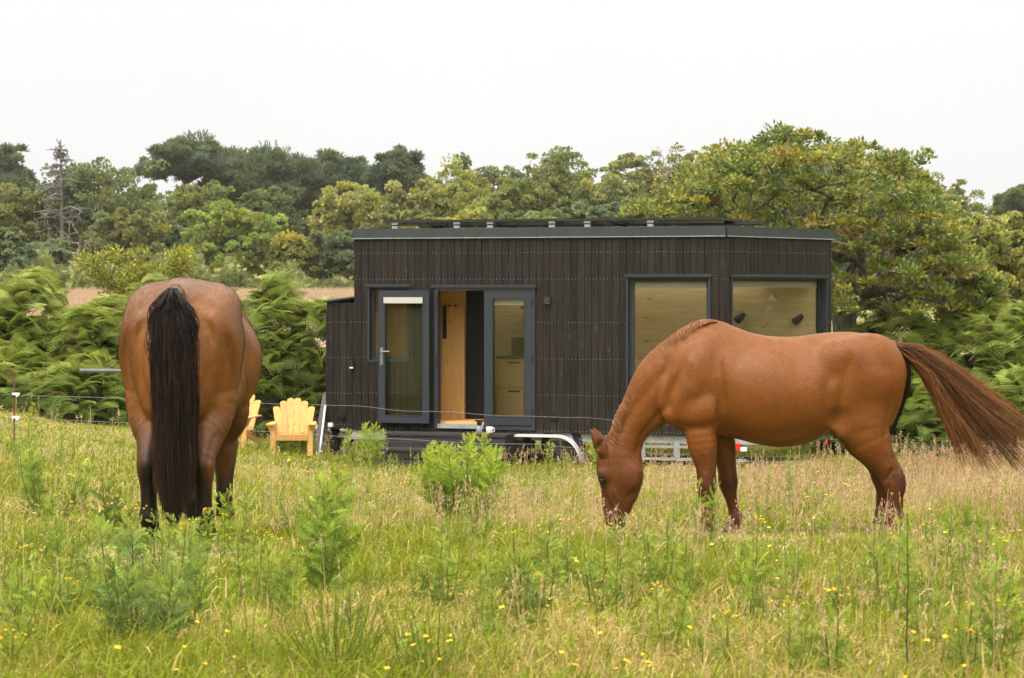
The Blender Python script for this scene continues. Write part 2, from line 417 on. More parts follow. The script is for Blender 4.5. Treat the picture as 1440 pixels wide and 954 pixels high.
def coatmat(name, rough, sheen, tint):
    m, nt, b, o = newmat(name)
    a = nt.nodes.new('ShaderNodeAttribute'); a.attribute_name = 'Col'
    tc = nt.nodes.new('ShaderNodeTexCoord')
    n = nt.nodes.new('ShaderNodeTexNoise'); n.inputs['Scale'].default_value = 9; n.inputs['Detail'].default_value = 7; n.inputs['Roughness'].default_value = .62
    nt.links.new(tc.outputs['Object'], n.inputs['Vector'])
    r = nt.nodes.new('ShaderNodeMapRange'); r.inputs['From Min'].default_value = .3; r.inputs['From Max'].default_value = .7
    r.inputs['To Min'].default_value = .88; r.inputs['To Max'].default_value = 1.12
    nt.links.new(n.outputs['Fac'], r.inputs['Value'])
    mp = nt.nodes.new('ShaderNodeMapping'); mp.inputs['Scale'].default_value = (60, 60, 320)
    mp.inputs['Rotation'].default_value = (0, .5, 0)
    nt.links.new(tc.outputs['Object'], mp.inputs['Vector'])
    hn = nt.nodes.new('ShaderNodeTexNoise'); hn.inputs['Scale'].default_value = 1.6; hn.inputs['Detail'].default_value = 3
    nt.links.new(mp.outputs['Vector'], hn.inputs['Vector'])
    hr = nt.nodes.new('ShaderNodeMapRange'); hr.inputs['From Min'].default_value = .3; hr.inputs['From Max'].default_value = .7
    hr.inputs['To Min'].default_value = .8; hr.inputs['To Max'].default_value = 1.2
    nt.links.new(hn.outputs['Fac'], hr.inputs['Value'])
    m1 = nt.nodes.new('ShaderNodeVectorMath'); m1.operation = 'SCALE'
    nt.links.new(a.outputs['Color'], m1.inputs[0]); nt.links.new(r.outputs['Result'], m1.inputs['Scale'])
    m2 = nt.nodes.new('ShaderNodeVectorMath'); m2.operation = 'SCALE'
    nt.links.new(m1.outputs[0], m2.inputs[0]); nt.links.new(hr.outputs['Result'], m2.inputs['Scale'])
    nt.links.new(m2.outputs[0], b.inputs['Base Color'])
    b.inputs['Roughness'].default_value = rough; b.inputs['Specular IOR Level'].default_value = .22
    b.inputs['Sheen Weight'].default_value = sheen; b.inputs['Sheen Roughness'].default_value = .35
    b.inputs['Sheen Tint'].default_value = (*tint, 1)
    bn = nt.nodes.new('ShaderNodeTexNoise'); bn.inputs['Scale'].default_value = 14; bn.inputs['Detail'].default_value = 4
    nt.links.new(tc.outputs['Object'], bn.inputs['Vector'])
    ad = nt.nodes.new('ShaderNodeMath'); ad.operation = 'MULTIPLY_ADD'; ad.inputs[1].default_value = .12
    nt.links.new(hn.outputs['Fac'], ad.inputs[0]); nt.links.new(bn.outputs['Fac'], ad.inputs[2])
    bp = nt.nodes.new('ShaderNodeBump'); bp.inputs['Strength'].default_value = .5; bp.inputs['Distance'].default_value = .015
    nt.links.new(ad.outputs[0], bp.inputs['Height']); nt.links.new(bp.outputs['Normal'], b.inputs['Normal'])
    return m

def strands(paths, r0, r1, cols, name, mat, parent, sides=3):
    """paths (N,n,3) hair strands as thin tapering tubes in one mesh"""
    N, n, _ = paths.shape
    T = np.gradient(paths, axis=1); T /= np.linalg.norm(T, axis=2)[..., None]+1e-9
    A = np.cross(T, np.array([.31, .87, .38])); A /= np.linalg.norm(A, axis=2)[..., None]+1e-9
    B = np.cross(T, A)
    t = np.linspace(0, 1, n); rad = (np.asarray(r0).reshape(-1, 1)*(1-t)+np.asarray(r1).reshape(-1, 1)*t)*np.ones((N, 1))
    th = np.arange(sides)*2*PI/sides
    V = paths[:, :, None]+rad[:, :, None, None]*(A[:, :, None]*np.cos(th)[:, None]+B[:, :, None]*np.sin(th)[:, None])
    i, j = np.meshgrid(np.arange(n-1), np.arange(sides), indexing='ij')
    a = (i*sides+j).ravel(); b = (i*sides+(j+1) % sides).ravel()
    q = np.stack([a, b, b+sides, a+sides], -1)
    fs = (q[None]+(np.arange(N)*n*sides)[:, None, None]).reshape(-1, 4)
    c = np.repeat(cols, n*sides, 0) if cols.ndim == 2 else np.repeat(cols.reshape(-1, 3), sides, 0)
    return npmesh(name, V.reshape(-1, 3), [fs], mat, c, smooth=True, parent=parent)

def hoof(name, mat, parent, x, y, fwd):
    """fwd = direction of the toe"""
    m = MB(); n = 14; rows = []
    for z, r, sh in ((0.0, .062, .014), (.03, .056, .006), (.062, .047, -.008), (.075, .043, -.012)):
        th = np.arange(n)*2*PI/n
        rows.append(np.stack([x+fwd*(sh+r*np.cos(th)*1.05), y+r*np.sin(th)*.92, np.full(n, z)], -1))
    V = np.vstack(rows); q = [(i*n+j, i*n+(j+1) % n, (i+1)*n+(j+1) % n, (i+1)*n+j) for i in range(3) for j in range(n)]
    m.add(V, q); return m.build(name, mat, parent, smooth=True)

COATHAIR = leafmat('coat hair', 0., .5, .28)
HOOF = simple('hoof horn', (.055, .045, .036), .5, .4, noise=.3, nscale=30)
PALEHOOF = simple('pale hoof horn', (.32, .25, .18), .5, .4, noise=.3, nscale=30)
EYEM = simple('dark eye', (.008, .006, .005), .35, .25)
HAIR = leafmat('hair', 0., .45, .22)

def chestnut():
    S = 192.8
    def U(px, py): return ((px-1100)/S, (757-py)/S)
    base = pt(1100, 757, 16.6); base[2] = float(gz(base[0], 16.6))
    up = (pt(1100, 757, 16.6)[2]-base[2])
    R = thing('horse', 'chestnut horse grazing side-on with its reddish tail blown out behind', 'horse', base)
    L = lambda rows: [(*((U(r[0], r[1])[0]), r[4]/S if len(r) > 4 else 0.), U(r[0], r[1])[1], r[2]/S, r[3]/S) for r in rows]
    f = Field((-1.46, -.37, -.02), (.96, .37, 1.66), .0095)
    st = [(938, 540, 592, 16), (946, 505, 606, 27), (958, 482, 612, 35), (972, 468, 615, 40), (990, 458, 616, 43), (1012, 457, 617, 47), (1038, 467, 623, 52),
          (1065, 475.5, 630, 56), (1095, 479, 634, 58), (1122, 478.5, 631, 58), (1150, 474.5, 622, 56), (1175, 472.5, 606, 54), (1200, 472.5, 596, 55),
          (1225, 477, 590, 53), (1245, 484, 588, 46), (1259, 490, 578, 35), (1268, 504, 560, 22), (1273, 520, 545, 12)]
    stm = [((a-1100)/S, (757-b)/S, (757-c)/S, d/S) for a, b, c, d in st]
    def nar(x):
        p = x*S+1100
        return float(np.interp(p, [940, 985, 1030, 1080, 1150, 1200, 1250], [.45, .62, .52, .30, .22, .20, .32]))
    f.trunk(stm, nar, .03)
    # neck with crest
    f.chain(L([(992, 522, 62, 36), (966, 538, 62, 34), (944, 548, 54, 30), (925, 560, 42.5, 25), (910, 577, 35.5, 21), (897, 592, 28.5, 17.5), (886, 610, 25.5, 15.5), (878, 628, 25, 15)]), .035)
    # shoulder, upper arm, haunch, stifle masses on each side
    for sgn in (-1, 1):
        y = sgn/S
        f.ell((U(968, 545)[0], 24*y, U(968, 545)[1]), (38/S, 24/S, 62/S), .035, rot=-.42)
        f.ell((U(982, 582)[0], 31*y, U(982, 582)[1]), (32/S, 19/S, 27/S), .035, rot=.3)
        f.ell((U(1222, 530)[0], 28*y, U(1222, 530)[1]), (46/S, 29/S, 56/S), .05)
        f.ell((U(1195, 585)[0], 36*y, U(1195, 585)[1]), (27/S, 11/S, 38/S), .09, rot=-.5)
        f.ell((U(1185, 505)[0], 36*y, U(1185, 505)[1]), (34/S, 16/S, 22/S), .09)
        f.ell((U(1075, 560)[0], 22*y, U(1075, 560)[1]), (62/S, 38/S, 62/S), .05)
    # legs: near side is y < 0
    f.chain(L([(988, 578, 27, 17, -27), (983, 604, 22, 16, -28), (985.5, 630, 20.4, 16.2, -28), (989.5, 655, 15.1, 13.2, -28), (991, 672, 13.4, 12.6, -28), (991.5, 687, 13.9, 13.2, -28),
               (991, 697, 11.3, 10.8, -28), (991.5, 708, 8.28, 7.92, -28), (992.5, 726, 7.92, 7.44, -28), (993.5, 737, 10.3, 9.6, -28), (992, 745, 8.64, 8.88, -28), (989, 752, 10.8, 10.8, -28)]), .028)
    f.chain(L([(1010, 580, 26, 17, 27), (1014, 604, 18, 15, 28), (1018, 630, 18.6, 15.6, 28), (1023, 656, 14.4, 13.2, 28), (1025.5, 672, 13.2, 12.6, 28), (1026.5, 685, 13.9, 13.2, 28),
               (1028, 697, 10.8, 10.8, 28), (1031, 710, 8.28, 7.92, 28), (1035, 726, 7.92, 7.44, 28), (1037.5, 737, 10.1, 9.6, 28), (1037, 745, 8.64, 8.88, 28), (1034, 752, 10.8, 10.8, 28)]), .028)
    f.chain(L([(1218, 560, 45, 24, -24), (1211, 596, 35, 21, -29), (1219, 622, 29, 19.3, -28), (1232, 645, 21, 15, -27), (1244, 662, 17.4, 12.6, -27), (1251.5, 677, 17, 12, -27), (1254.5, 688, 14.4, 11.4, -27),
               (1255, 700, 10.8, 9.6, -27), (1255.5, 722, 10.1, 8.4, -27), (1255.5, 734, 12, 10.3, -27), (1251, 743, 9.6, 9.12, -27), (1246, 752, 12, 11.5, -27)]), .04)
    f.chain(L([(1216, 560, 43, 24, 24), (1207, 596, 33, 20, 29), (1214.64, 622, 27.3, 18.2, 28), (1228.86, 645, 19.2, 14.4, 27), (1239, 662, 15.6, 12, 27), (1245, 677, 16.1, 12, 27), (1247, 688, 13.2, 11.4, 27),
               (1246.5, 700, 10.1, 9.6, 27), (1245.5, 722, 9.6, 8.4, 27), (1245, 734, 11.5, 10.3, 27), (1241, 743, 9.6, 9.12, 27), (1236, 752, 12, 11.5, 27)]), .04)
    # dock of the tail
    f.chain(L([(1254, 492, 8, 7), (1264, 496, 6.5, 6), (1276, 501, 5, 5), (1290, 508, 3.4, 3.4)]), .02)
    # head
    f.chain(L([(876, 632, 26, 14), (871, 648, 31, 17), (871.5, 664, 33, 17.5), (873, 677, 31, 16.5), (872.5, 690, 27.2, 14.5), (870.5, 702, 24.5, 12.5), (868, 713, 21.5, 11.4), (866.5, 722, 19, 11), (865.5, 731, 16.6, 10.6), (865, 738, 14, 9.5)]), .02)
    for sgn in (-1, 1):
        y = sgn/S
        f.ell((U(884, 672)[0], 11*y, U(884, 672)[1]), (20.5/S, 8.5/S, 23/S), .025)          # round cheek
        f.ell((U(851, 671)[0], 10.5*y, U(851, 671)[1]), (9/S, 5/S, 9/S), .035)                # brow over the eye
        f.ell((U(858, 694)[0], 11*y, U(858, 694)[1]), (4/S, 3.5/S, 20/S), .02, rot=.05)     # cheek crest
        f.ell((U(846.5, 680)[0], 19.5*y, U(846.5, 680)[1]), (5.6/S, 4.5/S, 4.6/S), .012, sub=True)  # eye socket
        f.ell((U(856, 727)[0], 13*y, U(856, 727)[1]), (3.2/S, 4/S, 5/S), .010, rot=.3, sub=True)   # nostril
        f.ell((U(868, 735)[0], 12*y, U(868, 735)[1]), (9/S, 2.5/S, 1.6/S), .008, rot=.5, sub=True) # line of the mouth
        f.ell((U(889, 703)[0], 15*y, U(889, 703)[1]), (12/S, 4.5/S, 7/S), .02, rot=.8, sub=True)   # hollow before the jaw
    # ears
    for sgn, dx in ((-1, 0), (1, 5)):
        f.chain(L([(850+dx, 643, 7, 5, 10*sgn), (845+dx, 635, 9, 4.6, 11.5*sgn), (839.5+dx, 625, 7.6, 3.8, 12.5*sgn), (834.5+dx, 616, 4.2, 2.6, 13*sgn), (830+dx, 609, 1.2, 1.2, 13*sgn)]), .008, step=.2)
        f.ell((U(842+dx, 630)[0], 14.5*sgn/S, U(842+dx, 630)[1]), (4/S, 3/S, 10/S), .006, rot=-.55, sub=True)
    # creases: behind the elbow, flank fold, throat groove, belly groin
    for sgn in (-1, 1):
        y = sgn/S
        f.ell((U(1008, 590)[0], 51*y, U(1008, 590)[1]), (4/S, 9/S, 26/S), .03, rot=.12, sub=True)
        f.ell((U(1170, 598)[0], 57*y, U(1170, 598)[1]), (12/S, 15/S, 16/S), .07, rot=-.5, sub=True)
        f.ell((U(940, 560)[0], 44*y, U(940, 560)[1]), (6/S, 8/S, 44/S), .07, rot=-.35, sub=True)
        f.ell((U(1242, 672)[0], 40*y, U(1242, 672)[1]), (2.2/S, 6/S, 14/S), .02, rot=-.5, sub=True)
    V, Q = f.surface(6)
    PX = lambda rows: [U(a, b) for a, b in rows]
    q_ = 1/S
    V = sculpt(V, Q, 0, 2, [
        (PX([(944, 495), (934, 530), (933, 560), (942, 590)]), 7*q_, 2.0*q_), (PX([(1000, 492), (1007, 530), (1011, 565), (1009, 592), (1003, 610)]), 6.5*q_, 2.6*q_),
        (PX([(950, 598), (968, 604), (986, 604), (1002, 596)]), 5*q_, 1.2*q_), (PX([(1166, 606), (1157, 580), (1156, 550), (1166, 520)]), 10*q_, 2.6*q_),
        (PX([(1190, 500), (1180, 535), (1176, 570), (1178, 596)]), 8*q_, 1.8*q_), (PX([(1247, 545), (1243, 580), (1238, 615), (1240, 640)]), 5*q_, 1.5*q_),
        (PX([(1249, 640), (1255, 655), (1258, 670)]), 3*q_, 1.6*q_), (PX([(1238, 640), (1246, 660), (1249, 684)]), 3*q_, 1.0*q_), (PX([(884, 650), (900, 662), (903, 680), (893, 697), (880, 703)]), 3.5*q_, 1.4*q_),
        (PX([(893, 646), (901, 618), (918, 594), (936, 572)]), 5*q_, 2.0*q_), (PX([(866, 622), (889, 580), (924, 534), (962, 506)]), 8*q_, 1.3*q_),
        (PX([(1010, 608), (1050, 620), (1100, 621), (1130, 612)]), 3*q_, -.9*q_), (PX([(860, 690), (866, 702), (872, 712)]), 2.6*q_, -1.0*q_), (PX([(852, 700), (857, 715), (860, 724)]), 3*q_, .8*q_),
        (PX([(985, 640), (988, 668)]), 3*q_, 1.0*q_), (PX([(1000, 668), (998, 700)]), 2.4*q_, .8*q_), (PX([(1205, 480), (1225, 505), (1240, 530)]), 9*q_, 1.4*q_),
        (PX([(965, 500), (975, 535), (972, 565)]), 9*q_, -1.6*q_), (PX([(1060, 520), (1068, 560), (1070, 600)]), 6*q_, .5*q_), (PX([(1085, 515), (1093, 560), (1092, 605)]), 6*q_, .5*q_), (PX([(1110, 515), (1117, 560), (1114, 600)]), 6*q_, .5*q_)],
        lambda V, N: np.clip(np.abs(N[:, 1])*2.2-.35, 0, 1))
    x, y, z = V[:, 0]*S+1100, V[:, 1]*S, 757-V[:, 2]*S      # back in pixel measure for the coat map
    c = np.tile(np.array([.160, .0520, .0070]), (len(V), 1))
    dk = np.array([.045, .014, .005]); pale = np.array([.185, .066, .0135])
    def mixc(w, k):
        nonlocal c
        w = np.clip(w, 0, 1)[:, None]; c = c*(1-w)+k*w
    mixc(.45*np.clip((505-z)/60, 0, 1)*np.clip((x-1000)/40, 0, 1), pale)               # lighter along the back
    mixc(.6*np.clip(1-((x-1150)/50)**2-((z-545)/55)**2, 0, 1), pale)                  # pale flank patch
    leg = (x > 960)
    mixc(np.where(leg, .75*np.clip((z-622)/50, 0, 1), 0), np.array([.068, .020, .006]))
    mixc(np.where(leg & (x < 1060), .8*np.exp(-((z-688)/12)**2), 0), dk)               # dark knees
    mixc(np.where(x > 1195, .75*np.clip((x-1247)/12, 0, 1)*np.exp(-((z-690)/26)**2), 0), dk)
    mixc(np.where((x > 1195), np.clip((z-742)/7, 0, 1)*.8, 0), np.array([.30, .22, .16]))       # white hind coronets
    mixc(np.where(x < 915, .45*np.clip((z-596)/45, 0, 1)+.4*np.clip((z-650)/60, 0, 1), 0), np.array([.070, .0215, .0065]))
    mixc(np.where((x < 900) & (z > 716), np.clip((z-716)/14, 0, 1)*.7, 0), np.array([.035, .022, .016]))
    mixc(np.where((x < 870) & (z > 655) & (z < 705), np.exp(-(((x-846)/10)**2+((z-681)/11)**2)), 0), np.array([.030, .014, .009]))
    mixc(np.where((x < 856) & (z < 650) & (z > 610), .4, 0), dk)
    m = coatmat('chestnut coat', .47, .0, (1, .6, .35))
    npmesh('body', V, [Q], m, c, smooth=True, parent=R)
    fur(V, Q, c, 190000, -1, COATHAIR, R, np.random.default_rng(71))
    for px, yy, mt in ((988, -28, HOOF), (1033, 28, HOOF), (1246, -27, PALEHOOF), (1236, 27, PALEHOOF)):
        hoof('hoof', mt, R, (px-1100)/S, yy/S, -1)
    for sgn in (-1, 1):
        mb = MB(); u, v = np.meshgrid(np.linspace(0, 2*PI, 13)[:-1], np.linspace(0, PI, 9))
        P = np.stack([np.cos(u)*np.sin(v)*.018, np.sin(u)*np.sin(v)*.012, np.cos(v)*.013], -1).reshape(-1, 3)
        P += np.array([U(846.5, 680)[0], sgn*14.4/S, U(846.5, 680)[1]])
        q = [(i*12+j, (i+1)*12+j, (i+1)*12+(j+1) % 12, i*12+(j+1) % 12) for i in range(8) for j in range(12)]
        mb.add(P, q); mb.build('eye', EYEM, R, smooth=True)
    rg = np.random.default_rng(4)
    # mane: crest hair lying along the top line, falling mostly to the far side
    cr = np.array([(852, 640), (858, 624), (866, 594), (879, 568), (899, 531), (921, 502), (947, 478), (969, 464.5), (991, 456.5), (1008, 457)], float)
    N = 3600; t = rg.random(N)**.95*(len(cr)-1)
    P = _cr(cr, t); ss = rg.choice([-1, 1], N, p=[.45, .55]); n = 7
    tang = _cr(cr, np.clip(t+.05, 0, 9))-_cr(cr, np.clip(t-.05, 0, 9)); tang /= np.linalg.norm(tang, axis=1)[:, None]+1e-9
    ln = rg.uniform(16, 46, N)*np.where(ss < 0, .42, 1)*np.clip((9.1-t)/2.6, .05, 1); pa = np.zeros((N, n, 3))
    hw = np.interp(t, [0, 9], [3.5, 5]); lift = rg.random(N)*np.clip((9.1-t)/1.6, 0, 1)
    wl = np.interp(t, np.arange(10), [15, 15.5, 17, 18, 21, 25, 30, 34, 36, 36]); rt = np.interp(t, np.arange(10), [25, 25.5, 28, 30, 35, 42, 54, 62, 62, 62])
    far = ss > 0; ln = rg.uniform(14, 30, N)*np.where(far, 1.5, .58)*np.clip((9.1-t)/2.2, .12, 1); fall = rg.uniform(.35, .75, N); kink = rg.normal(0, 1, N)
    for k in range(n):
        a = k/(n-1)
        drop = ln*fall*a**1.3; y_ = wl*np.sqrt(2*drop/rt)+.8+1.4*a+1.2*lift*math.sin(PI*a)
        up = (1.0+3.0*lift)*math.sin(PI*min(a*.9+.15, 1))-drop
        X = P[:, 0]-tang[:, 0]*ln*.62*a+tang[:, 1]*up+.8*kink*math.sin(5*a); Zp = P[:, 1]-tang[:, 1]*ln*.62*a-tang[:, 0]*up
        pa[:, k] = np.stack([(X-1100)/S, ss*y_/S, (757-Zp)/S], -1)
    cc = np.where(rg.random((N, 1)) < .6, np.array([[.25, .105, .033]]), np.array([[.165, .058, .014]]))*rg.uniform(.6, 1.3, (N, 1))
    strands(pa, np.full(N, .0030), np.full(N, .0010), cc, 'mane', HAIR, R)
    # tail streaming out behind
    g0 = np.array([(1256, 489), (1280, 492), (1308, 506), (1345, 527), (1395, 560), (1478, 612)], float)
    g1 = np.array([(1262, 494), (1288, 504), (1318, 527), (1346, 562), (1388, 610), (1432, 662)], float)
    g2 = np.array([(1266, 500), (1290, 520), (1311, 556), (1325, 597), (1338, 630), (1346, 668)], float)
    N = 3600; v = np.clip(rg.beta(1.15, 1.35, N), 0, 1); n = 14
    # locks: hairs gather round a few guide values
    lk = rg.random(30); near = lk[np.argmin(abs(v[:, None]-lk[None]), 1)]; conv = rg.uniform(.3, .95, N)
    li_l = np.argmin(abs(v[:, None]-lk[None]), 1)
    wv = rg.normal(.25, .75, 30)[li_l]
    ll = rg.uniform(.42, 1.08, N)*(1-.26*rg.random(30)[li_l]); pa = np.zeros((N, n, 3)); side = rg.normal(0, 1, N); jx = rg.normal(0, 1, (N, 2)); wob = rg.normal(0, 1, (30, 2)); li = np.argmin(abs(v[:, None]-lk[None]), 1)
    for k in range(n):
        a = k/(n-1); vv = v+(near-v)*conv*a
        tt = np.clip(a*ll*5, 0, 5.2)
        A, B, C = _cr(g0, np.minimum(tt, 4.999)), _cr(g1, np.minimum(tt, 4.999)), _cr(g2, np.minimum(tt, 4.999))
        w1 = np.clip(vv*2, 0, 1)[:, None]; w2 = np.clip(vv*2-1, 0, 1)[:, None]
        p = A*(1-w1)+B*w1; p = p*(1-w2)+C*w2
        p = p+jx*(1.0+3.4*a*a)+wob[li]*(12*a*a+6*math.sin(a*5))*min(a*2, 1)*.6+np.array([0, 5.])*a*a*rg.random((N, 1))+np.stack([-.45*wv, wv], -1)*(4.5*math.sin(5.0*a+.6))*min(1, a*1.6)
        pa[:, k] = np.stack([(p[:, 0]-1100)/S, (side*(3+9*a)+wob[li][:, 0]*4*a)/S, (757-p[:, 1])/S], -1)
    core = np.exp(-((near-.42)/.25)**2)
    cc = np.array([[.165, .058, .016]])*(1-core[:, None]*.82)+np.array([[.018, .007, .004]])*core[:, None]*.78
    cc = cc*rg.uniform(.55, 1.45, (N, 1))
    tipc = np.array([.21, .092, .030])
    c3 = cc[:, None]*(1-np.linspace(0, .55, n)[None, :, None]**1.3)+tipc*np.linspace(0, .55, n)[None, :, None]**1.3
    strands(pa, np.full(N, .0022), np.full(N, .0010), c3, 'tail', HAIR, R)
    # dark hairs hanging close along the buttock
    N = 55; pa = np.zeros((N, 8, 3)); b = np.array([(1268, 500), (1277, 522), (1277, 548), (1269, 575), (1259, 600), (1254, 618)], float); q = rg.normal(0, 1, N); q2 = rg.normal(0, 1, N); ll = rg.uniform(.6, 1, N)
    for k in range(8):
        p = _cr(b, np.clip(k/7*5*ll, 0, 4.99))
        pa[:, k] = np.stack([(p[:, 0]+q*1.8-1100)/S, q2*5/S, (757-p[:, 1])/S], -1)
    strands(pa, np.full(N, .003), np.full(N, .001), np.tile([[.03, .013, .008]], (N, 1))*rg.uniform(.6, 1.6, (N, 1)), 'tail_underside', HAIR, R)
chestnut()

def bay():
    Y0 = 13.4; S = F/Y0
    gx = (246-720)/S; g = float(gz(gx, Y0))
    rz = PI/2-math.radians(0.6)                       # nose away from the viewer and a little to the east
    R = thing('horse', 'bay horse seen from behind with a long black tail hanging down', 'horse', (gx, Y0, g), rz)
    f = Field((-.30, -.52, -.02), (2.55, .52, 1.68), .0105)
    st = [(.0, 1.40, .98, .10), (.03, 1.45, .90, .20), (.09, 1.50, .86, .29), (.18, 1.545, .83, .345), (.30, 1.565, .82, .365), (.45, 1.56, .82, .352), (.6, 1.535, .80, .335), (.8, 1.50, .74, .352),
          (1.0, 1.485, .69, .365), (1.2, 1.495, .69, .355), (1.4, 1.50, .75, .33), (1.52, 1.50, .80, .27), (1.65, 1.42, .86, .20), (1.74, 1.30, .92, .10)]
    f.trunk(st, lambda x: float(np.interp(x, [0, .15, .4, .7, 1.1, 1.5], [.26, .22, .22, .30, .40, .62])), .03)
    f.chain([(1.45, 0, 1.22, .30, .19), (1.62, 0, 1.12, .27, .16), (1.80, 0, .98, .22, .13), (1.95, 0, .82, .18, .105), (2.06, 0, .68, .14, .085)], .05)
    f.chain([(2.06, 0, .66, .14, .085), (2.10, 0, .52, .165, .095), (2.13, 0, .40, .155, .085), (2.14, 0, .30, .125, .068), (2.14, 0, .2, .10, .058), (2.13, 0, .12, .085, .055)], .03)
    for sg in (-1, 1):
        f.chain([(2.02, .05*sg, .72, .035, .025), (1.98, .06*sg, .80, .04, .02), (1.97, .065*sg, .88, .012, .008)], .01, step=.2)
        f.ell((.20, .19*sg, 1.16), (.21, .165, .30), .05)                       # buttock
        f.ell((.38, .215*sg, 1.40), (.17, .11, .11), .12)                      # point of hip
        f.ell((.44, .255*sg, .93), (.16, .11, .20), .06, rot=.5)                # stifle
        f.ell((.05, .13*sg, .98), (.10, .10, .26), .05)                         # hamstring
        f.ell((1.05, .18*sg, 1.02), (.34, .18, .30), .08)
        f.ell((1.5, .16*sg, 1.05), (.22, .13, .30), .06)
        yh = .155 if sg > 0 else -.170
        f.chain([(.24, .19*sg, 1.08, 0.24, 0.165), (.27, .195*sg, 0.88, 0.2, 0.145), (.22, .20*sg, 0.74, 0.145, 0.112), (.12, yh, 0.62, 0.122, 0.0951), (.02, yh, 0.53, 0.0905, 0.0719), (-.02, yh, 0.47, 0.087, 0.0673), (-.01, yh, 0.41, 0.0719, 0.0626),
                 (.0, yh, 0.34, 0.0534, 0.0499), (.01, yh, 0.22, 0.0499, 0.0464), (.02, yh, 0.155, 0.0603, 0.058), (.05, yh, 0.1, 0.0487, 0.051), (.085, yh, 0.04, 0.0638, 0.0638)], .05)
        xf = 1.34; yf = .105*sg
        f.chain([(xf+.04, .18*sg, 0.95, 0.16, 0.105), (xf, .18*sg, 0.8, 0.12, 0.092), (xf-.01, .17*sg, 0.66, 0.104, 0.0905), (xf, yf, 0.53, 0.0766, 0.0696), (xf+.01, yf, 0.44, 0.0719, 0.0696), (xf, yf, 0.38, 0.0534, 0.0534),
                 (xf, yf, 0.28, 0.0429, 0.0406), (xf, yf, 0.18, 0.0429, 0.0418), (xf+.01, yf, 0.13, 0.0545, 0.0522), (xf+.03, yf, 0.085, 0.0464, 0.0487), (xf+.06, yf, 0.04, 0.058, 0.058)], .04)
    f.ell((-.05, 0, 1.02), (.12, .035, .34), .07, sub=True)
    # grooves of the thigh seen from behind and the fold before the stifle
    for sg in (-1, 1):
        f.ell((-.02, .335*sg, .98), (.12, .045, .24), .09, rot=.15, sub=True)
        f.ell((.66, .40*sg, .98), (.05, .05, .26), .08, rot=-.15, sub=True)
    f.chain([(.03, 0, 1.47, .05, .05), (-.03, 0, 1.44, .045, .045), (-.07, 0, 1.36, .04, .04), (-.085, 0, 1.24, .032, .032), (-.09, 0, 1.1, .02, .02)], .03)
    V, Q = f.surface(6)
    pa_ = []
    for sg in (-1, 1):
        pa_ += [([(.175*sg, 1.36), (.215*sg, 1.22), (.215*sg, 1.05), (.185*sg, .90), (.16*sg, .76)], .026, .013), ([(.30*sg, 1.24), (.305*sg, 1.08), (.285*sg, .94), (.25*sg, .82)], .028, .011),
                ([(.09*sg, 1.44), (.16*sg, 1.40), (.24*sg, 1.36)], .03, .006), ([(.25*sg, .66), (.22*sg, .56), (.21*sg, .46)], .018, .008), ([(.12*sg, 1.22), (.13*sg, 1.05), (.13*sg, .88)], .03, -.008)]
    V = sculpt(V, Q, 1, 2, pa_, lambda V, N: np.clip(-N[:, 0]*2-.2, 0, 1)*(V[:, 0] < .5))
    V = sculpt(V, Q, 0, 2, [([(.62, 1.35), (.58, 1.2), (.60, 1.0), (.66, .86)], .035, .016), ([(.40, 1.38), (.42, 1.2), (.36, 1.0), (.30, .85)], .04, .012), ([(1.28, 1.3), (1.30, 1.1), (1.28, .9)], .03, .01)], lambda V, N: np.clip(np.abs(N[:, 1])*2-.5, 0, 1))
    x, y, z = V.T
    c = np.tile(np.array([.165, .0620, .0130]), (len(V), 1))
    def mixc(w, k):
        nonlocal c
        w = np.clip(w, 0, 1)[:, None]; c = c*(1-w)+np.array(k)*w
    nz = vnoise(y*3+x, z*3, .35, 8)+.6*vnoise(y+2*x, z, .13, 9)
    c = c*(.66+.60*vnoise(y*1.4+x*.8, z*.8, .16, 14)+.12*vnoise(y*4, z*1.5, .10, 15))[:, None]
    mixc(.60*np.clip((z-1.30)/.2, 0, 1)*np.clip(.35+nz*.6, 0, 1), (.13, .070, .037))            # greyer croup
    mixc(.35*np.exp(-((np.abs(y)-.19)/.10)**2)*np.exp(-((z-1.02)/.22)**2)*(x < .3), (.195, .072, .0105))
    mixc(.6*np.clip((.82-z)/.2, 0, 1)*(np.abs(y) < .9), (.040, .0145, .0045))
    mixc(np.where(z < .66, np.clip((np.where(x > .8, .36, .72-3.2*np.clip(np.abs(y)-.13, 0, .1))+.10*(nz-.8)+.05*np.clip(-x*6, -1, 1)*(x < .8)-z)/.20, 0, 1)*.95, 0), (.011, .008, .007))
    mixc(np.where((np.abs(y) < .09) & (x < .25), .85*np.exp(-(y/.06)**2)*np.clip((1.54-z)/.1, 0, 1), 0), (.018, .011, .008))
    mixc(np.where((x > 2.0) & (z < .3), .85, 0), (.02, .015, .012))
    mixc(np.where(z > 1.505, .45*np.exp(-(y/.05)**2), 0), (.11, .085, .068))
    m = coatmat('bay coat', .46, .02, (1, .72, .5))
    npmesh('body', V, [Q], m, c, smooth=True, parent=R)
    fur(V, Q, c, 190000, 1, COATHAIR, R, np.random.default_rng(72))
    for xx, yy in ((.085, .155), (.085, -.170), (1.40, .105), (1.40, -.105)): hoof('hoof', HOOF, R, xx, yy, 1)
    rg = np.random.default_rng(12)
    # tail
    N = 4200; n = 14; ang = rg.uniform(-1, 1, N); z0 = 1.50-.42*rg.random(N)**1.5
    fl = rg.normal(0, 1, N); pa = np.zeros((N, n, 3)); locks = rg.uniform(-1.1, 1.1, 40); li = np.argmin(abs(ang[:, None]-locks[None]), 1); cv = rg.uniform(.2, .9, N)
